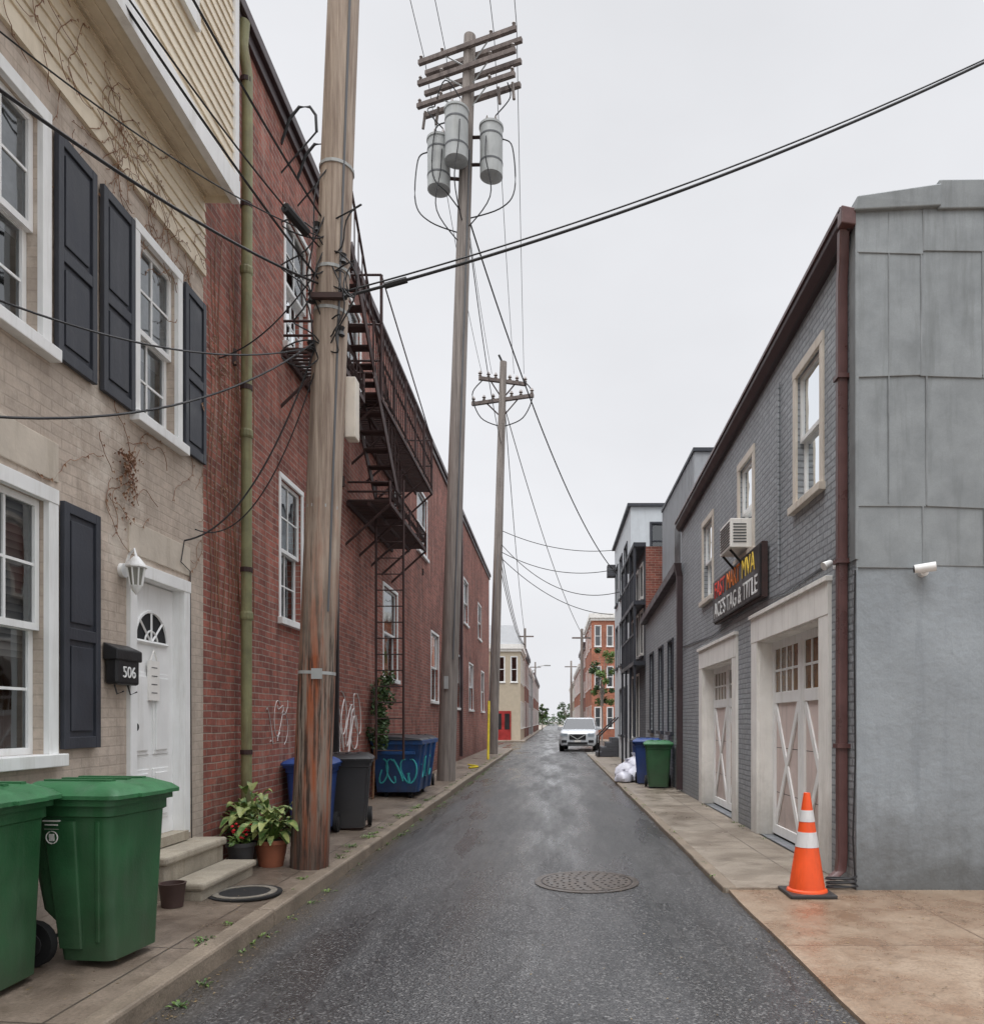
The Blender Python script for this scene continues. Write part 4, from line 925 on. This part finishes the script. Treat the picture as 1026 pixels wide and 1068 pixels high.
for s_ in (-1,1):
    for t in (.62,.9): u.p('fuse_cutouts', INS).tube([P2(16.35)+arm*t*s_, P2(15.95)+arm*(t+.04)*s_], .035, 8)
u.p('riser', CABLEG).tube([P2(z_)+Vector((.1,-.2+.004*z_,0)) for z_ in (3,6,9,12,15)], .02, 6)
u.p('number_tag', GREYM).box(-2.56,-2.46,17.95,17.97,2.3,2.6)
u.done()
b3, t3 = Vector((-2.62,33,.1)), Vector((-2.15,33,17.0)); P3 = lambda z_: b3.lerp(t3, (z_-.1)/16.9)
u = G('utility_pole', b3); u.p('shaft', POLE2, smooth=True).tube([P3(.1+i*16.9/8) for i in range(9)], .23, 14, .15)
for z_, hl, dy in ((16.1,1.0,.3),(15.3,1.35,-.45)):
    a3 = Vector((hl,dy,0)); u.p('crossarms', ARMW).plank(P3(z_)-a3, P3(z_)+a3, .14, .14, (0,0,1))
    for t in (-.95,-.6,-.3,.3,.6,.95): u.p('insulators', INS, smooth=True).lathe(P3(z_)+a3*t+Vector((0,0,.12)), [(.03,0),(.08,.06),(.04,.12),(.09,.16),(.04,.26),(.001,.3)], 8)
    for s_ in (-1,1): u.p('arm_braces', IRON).rail(P3(z_-.7), P3(z_)+a3*.5*s_, .05)
for s_ in (-1,1): u.p('leads', CABLE).tube(smooth_path([P3(16.2)+Vector((s_*.9,0,0)), P3(15.6)+Vector((s_*1.3,0,0)), P3(14.6)+Vector((s_*.9,0,0)), P3(14.2)]), .025, 5)
u.p('leads', CABLE).tube([P3(16.9), P3(17.2)+Vector((-.2,0,.1))], .05); u.done()
yg = G('guy_wire_guard', (-2.3,27,1)); yg.p('sleeve', YEL).cyl((-2.4,28.2,.12),(-2.45,29.2,2.3),.045); yg.p('wire', CABLEG).cyl((-2.45,29.2,2.3),P3(9),.01,n=5); yg.done()
hs_ = G('yellow_hose', (-2.45,24,.14)); hs_.p('hose', YEL).tube([(-2.5+.2*math.sin(t),22.8+t*.35,.16) for t in [i*.4 for i in range(12)]], .03, 6); hs_.done()
for i, (x, yy, hh) in enumerate(((2.3,62,9),(-2.6,70,10),(2.2,95,9),(-2.6,110,10))):
    u = G('utility_pole', (x,yy,0)); u.p('shaft', POLE2).cyl((x,yy,0),(x,yy,hh),.16,.11,n=10); u.p('crossarms', ARMW).box(x-.8,x+.8,yy-.05,yy+.05,hh-.8,hh-.68); u.done()

# ------------------------------------------------------------------ wires
W1 = G('overhead_wires', (0,8,7)); q = W1.p('service_cables', CABLE, smooth=True)
A = P1(5.62)
q.tube(ptsag(A+Vector((.1,-.1,0)), (6.5,8.17,9.55), .3, 40), .014, 6); q.tube(ptsag(A+Vector((.1,-.1,.05)), (6.5,8.17,9.555), .28, 40), .008, 6)
pp = ptsag(A+Vector((.1,-.1,0)), (6.5,8.17,9.55), .3, 40); q.tube([pp[2],pp[3]], .03, 8)
for s0, e0, sg_, r_ in (((-3.25,2.6,4.75),5.75,.18,.012),((-3.0,5.2,6.55),5.8,.05,.011),((-3.0,5.0,6.6),6.1,.08,.008),((-3.24,3.2,3.72),5.15,.3,.007),((-3.24,3.2,2.95),5.2,.38,.008),
                        ((-3.27,6.8,3.15),5.15,.42,.008),((-3.27,7.0,3.3),4.9,.5,.006),((-2.9,1.2,7.3),6.4,.25,.010),((-3.25,4.5,5.6),6.2,.12,.006),((-3.27,7.5,5.1),5.9,.15,.007)):
    q.tube(ptsag(s0, P1(e0)+Vector((-.1,-.12,0)), sg_), r_, 5)
q.tube([(-3.27,6.8,3.15),(-3.275,6.75,2.95),(-3.275,6.92,2.9),(-3.275,6.95,.3)], .005, 5)
sl = ptsag((-3.0,5.0,6.6), P1(6.1)+Vector((-.1,-.12,0)), .08); q.tube([sl[19],sl[20],sl[22]], .045, 8)
for t in (-.95,-.5,.5,.95):
    q.tube(ptsag(P2(17.5)+arm*t+Vector((0,0,.15)), (-2.5+t*1.2,-14,17.5), .9), .009, 5)
    q.tube(ptsag(P2(17.5)+arm*t+Vector((0,0,.15)), P3(16.3)+Vector((t*.95,0,.2)), .5), .009, 5)
q.tube(ptsag(P2(13.8), (2.7,33,7.9), 1.2), .02, 5)
q.tube(ptsag(P2(13.9), P3(13.5), .6), .014, 5)
for za, ee, sg_ in ((9.8,(2.6,33,8.9),.35),(8.9,(2.6,31,7.7),.5),(9.3,(2.6,30,6.6),.9),(8.7,(2.6,33.5,6.2),.6)):
    q.tube(ptsag(P3(za), ee, sg_), .016, 5)
for z_ in (8.6,9.0,9.5): q.tube(ptsag(P3(z_), (-2.6,70,8.5), 1.0), .02, 5)
q.tube(ptsag(P3(15.4), (2.3,62,8.6), 1.0), .02, 5); q.tube(ptsag(P3(16.2), (-2.6,70,9.4), 1.2), .02, 5)
W1.done()
ms = G('service_mast', (6.5,8.17,6)); ms.p('pipe', GREYM).cyl((6.5,8.17,6.0),(6.5,8.17,9.7),.04); ms.p('weatherhead', GREYM, smooth=True).lathe((6.5,8.17,9.65), [(.05,0),(.08,.04),(.07,.12),(.001,.16)], 12); ms.done()

# ------------------------------------------------------------------ parked SUV, seen from the front
def suv(loc, rot):
    M = Matrix.Translation(loc) @ Matrix.Rotation(rot, 4, 'Z'); g = G('parked_suv', loc, M)
    PT = mat('silver_car_paint', c255(190,194,198), .22, var=.03, bst=0, metal=.2); TG = mat('tinted_car_glass', (.02,.023,.027), .06, var=.1, bst=0)
    def sec(y_, zb, zt, w, wt): return [(-w*.9,y_,zb),(-w,y_,zb+.12),(-w,y_,.75 if zt > .8 else zt-.1),(-w*.97,y_,zt-.06),(-wt,y_,zt),(wt,y_,zt),(w*.97,y_,zt-.06),(w,y_,.75 if zt > .8 else zt-.1),(w,y_,zb+.12),(w*.9,y_,zb)]
    g.p('body', PT, smooth=True).loft([sec(-2.35,.35,.9,.8,.7),sec(-2.25,.28,1.0,.9,.78),(sec(-1.3,.26,1.12,.95,.82)),sec(0,.26,1.14,.96,.84),sec(1.8,.26,1.16,.95,.82),sec(2.3,.32,1.12,.9,.78),sec(2.38,.4,.9,.85,.7)])
    def ring(z_, y0, y1, w): return [(-w,y0,z_),(w,y0,z_),(w,y1,z_),(-w,y1,z_)]
    g.p('windows', TG).loft([ring(1.1,-1.25,2.2,.86), ring(1.66,-.5,1.95,.68)])
    g.p('roof', PT, smooth=True, bevel=.03).loft([ring(1.64,-.52,1.97,.70), ring(1.72,-.35,1.8,.66)])
    pl = g.p('pillars', PT); HL = mat('headlight_lens', c255(150,160,168), .1, bst=0)
    for sx in (-1,1):
        pl.plank((sx*.87,-1.27,1.1),(sx*.69,-.5,1.67),.07,.02,(sx,-.6,.3)); pl.plank((sx*.88,.4,1.1),(sx*.7,.4,1.66),.07,.02,(sx,0,.3)); pl.plank((sx*.88,2.1,1.1),(sx*.7,1.9,1.66),.16,.02,(sx,0,.3))
        g.p('mirrors', PT, bevel=.02).box(sx*1.0-.12,sx*1.0+.12,-.98,-.86,1.08,1.24)
        g.p('headlights', HL).box(sx*.68-.17,sx*.68+.17,-2.37,-2.2,.78,.92)
        g.p('fog_recess', BLK).box(sx*.68-.13,sx*.68+.13,-2.375,-2.3,.45,.58)
        for yy in (-1.45,1.45):
            g.p('tyres', RUB, smooth=True).tube([(sx*.74,yy,.36),(sx*.975,yy,.36)], .36, 24); g.p('alloys', GREYM).tube([(sx*.975,yy,.36),(sx*.985,yy,.36)], .22, 12)
            g.p('wheel_arches', BLK).tube([(sx*.9,yy,.4),(sx*.968,yy,.4)], .43, 24)
        g.p('roof_rails', BLK).rail((sx*.6,-.3,1.77),(sx*.6,1.7,1.77),.03)
    g.p('grille', BLK, bevel=.02).box(-.42,.42,-2.385,-2.3,.6,.88); g.p('chrome', GREYM).plank((-.4,-2.4,.86),(0,-2.4,.62),.04,.02,(0,-1,0)); g.p('chrome', GREYM).plank((.4,-2.4,.86),(0,-2.4,.62),.04,.02,(0,-1,0))
    g.p('bumper_vent', BLK).box(-.5,.5,-2.385,-2.3,.36,.48); g.p('number_plate', WHT2).box(-.16,.16,-2.41,-2.38,.48,.58); g.done()
suv((1.42,41,0), math.radians(-5))

# ------------------------------------------------------------------ far blocks
def rowhouse(name, x, n, y0, y1, hgt, my, mx, storeys, xback, cap, door=None, wcols=2):
    fr = F('Y', x, n); g = G(name, (x,(y0+y1)/2,0)); ops = []; sh = hgt/storeys
    k_ = max(1, int((y1-y0)/2.6))
    for s_ in range(storeys):
        for i in range(k_):
            c = y0+(i+.5)*(y1-y0)/k_; ops.append((c-.5,c+.5,s_*sh+1.0,s_*sh+sh-.5))
    wall(g.p('walls', my), fr, y0, y1, 0, hgt, ops)
    for o in ops: window(g, fr, o, .08, cols=1, rows=1, proud=.02)
    ff = F('X', y0, -1); x0, x1 = sorted((x, xback)); o2_ = []
    for s_ in range(storeys):
        for i in range(wcols):
            if door and s_ == 0: continue
            c = (x+(i+.5)*.95*(1 if xback > x else -1)); o2_.append((c-.22,c+.22,s_*sh+1.0,s_*sh+sh-.6))
    wall(g.p('front_walls', mx), ff, x0, x1, 0, hgt, o2_)
    for o in o2_: window(g, ff, o, .05, cols=1, rows=1, proud=.02)
    g.p('cornice', cap).box(x0-.2,x1+.2,y0-.2,y1,hgt,hgt+.35); g.p('cornice_lower', cap).box(x0-.1,x1+.1,y0-.1,y1,hgt-.2,hgt)
    if door:
        cx_ = x+(1.3 if xback > x else -1.3); g.p('shopfront', door).fbox(ff, cx_-.7,cx_+.6,.1,2.3,-.01,.06)
        g.p('shop_glass', BLK).fbox(ff, cx_-.6,cx_-.12,.9,2.1,.05,.07); g.p('shop_glass', BLK).fbox(ff, cx_+.12,cx_+.5,.9,2.1,.05,.07)
    return g
BEI = mat('beige_render', c255(182,170,150), .8, var=.08); GRY2 = mat('grey_render', c255(160,162,164), .8, var=.08); REDD = mat('red_shopfront', c255(150,40,38), .5)
g = rowhouse('mansard_corner_house', -2.5, 1, 58, 66, 7.0, BEI, BEI, 2, -8, WHT2, door=REDD)
g.p('mansard', GRY2).loft([[(-8,57.9,7.35),(-2.4,57.9,7.35),(-2.4,66,7.35),(-8,66,7.35)],[(-8,58.9,8.9),(-3.0,58.9,8.9),(-3.0,66,8.9),(-8,66,8.9)]]); g.done()
rowhouse('brick_rowhouse', -2.5, 1, 66.1, 78, 7.4, RED, REDX, 2, -8, DKBR).done()
rowhouse('rendered_rowhouse', -2.5, 1, 78.1, 95, 6.6, GRY2, GRY2, 2, -8, WHT2).done()
rowhouse('brick_rowhouse', -2.5, 1, 95.1, 130, 7.2, RED, REDX, 2, -8, DKBR).done()
rowhouse('orange_brick_rowhouse', 3.0, -1, 60, 72, 9.6, ORG, ORGX, 3, 9, WHT2, wcols=3).done()
rowhouse('brick_rowhouse', 3.0, -1, 72.1, 86, 8.6, RED, REDX, 3, 9, DKBR).done()
rowhouse('orange_brick_rowhouse', 3.0, -1, 86.1, 110, 7.6, ORG, ORGX, 2, 9, WHT2).done()
rowhouse('rendered_rowhouse', 3.0, -1, 110.1, 140, 7.0, BEI, BEI, 2, 9, WHT2).done()

def tree(name, c, hgt, rad, n, m=LEAF, ls=.16):
    g = G(name, c); tk = g.p('trunk', POLE2, smooth=True); b = Vector(c); tk.tube([b, b+Vector((.05,0,hgt*.25)), b+Vector((-.04,.05,hgt*.5)), b+Vector((0,0,hgt*.75))], rad*.07, 10, rad*.025)
    lv = g.p('leaves', m); lv2 = g.p('inner_leaves', LEAFD)
    for i in range(18):
        a = random.uniform(0,6.28); rr = rad*random.uniform(.2,.9); z_ = hgt*random.uniform(.42,.97)
        e = b+Vector((rr*math.cos(a),rr*math.sin(a),z_)); tk.tube([b+Vector((0,0,hgt*random.uniform(.3,.6))), (b+Vector((0,0,z_*.8))+e)/2, e], rad*.025, 5, rad*.006)
        s_ = rad*random.uniform(.18,.36); leafblob(lv if i % 3 else lv2, e, (s_,s_,s_*.85), n//18, ls)
    g.done()
tree('street_tree', (3.15,50,0), 6.6, 1.0, 2400, ls=.085)
tree('street_tree', (-1.9,130,0), 4.5, 1.3, 1200, LEAF, .14)
tree('street_tree', (2.4,150,0), 5, 1.6, 1200, LEAFD, .16)
p = P('distant_trees', LEAFD)
for i in range(60):
    x = random.uniform(-60,60); leafblob(p, (x,260+random.uniform(0,20),random.uniform(1,3.5)), (4,3,2.6), 120, .5)
p.build()
sl_ = G('street_lamp', (-2.3,82,0)); sl_.p('post', GREYM).cyl((-2.3,82,0),(-2.3,82,7),.09,.06); sl_.p('arm', GREYM).tube([(-2.3,82,6.8),(-1.6,82,7.4),(-.8,82,7.5)], .05); sl_.p('head', GREYM, bevel=.03).box(-1.0,-.3,81.85,82.15,7.42,7.55); sl_.done()
print('objects', len(bpy.data.objects))
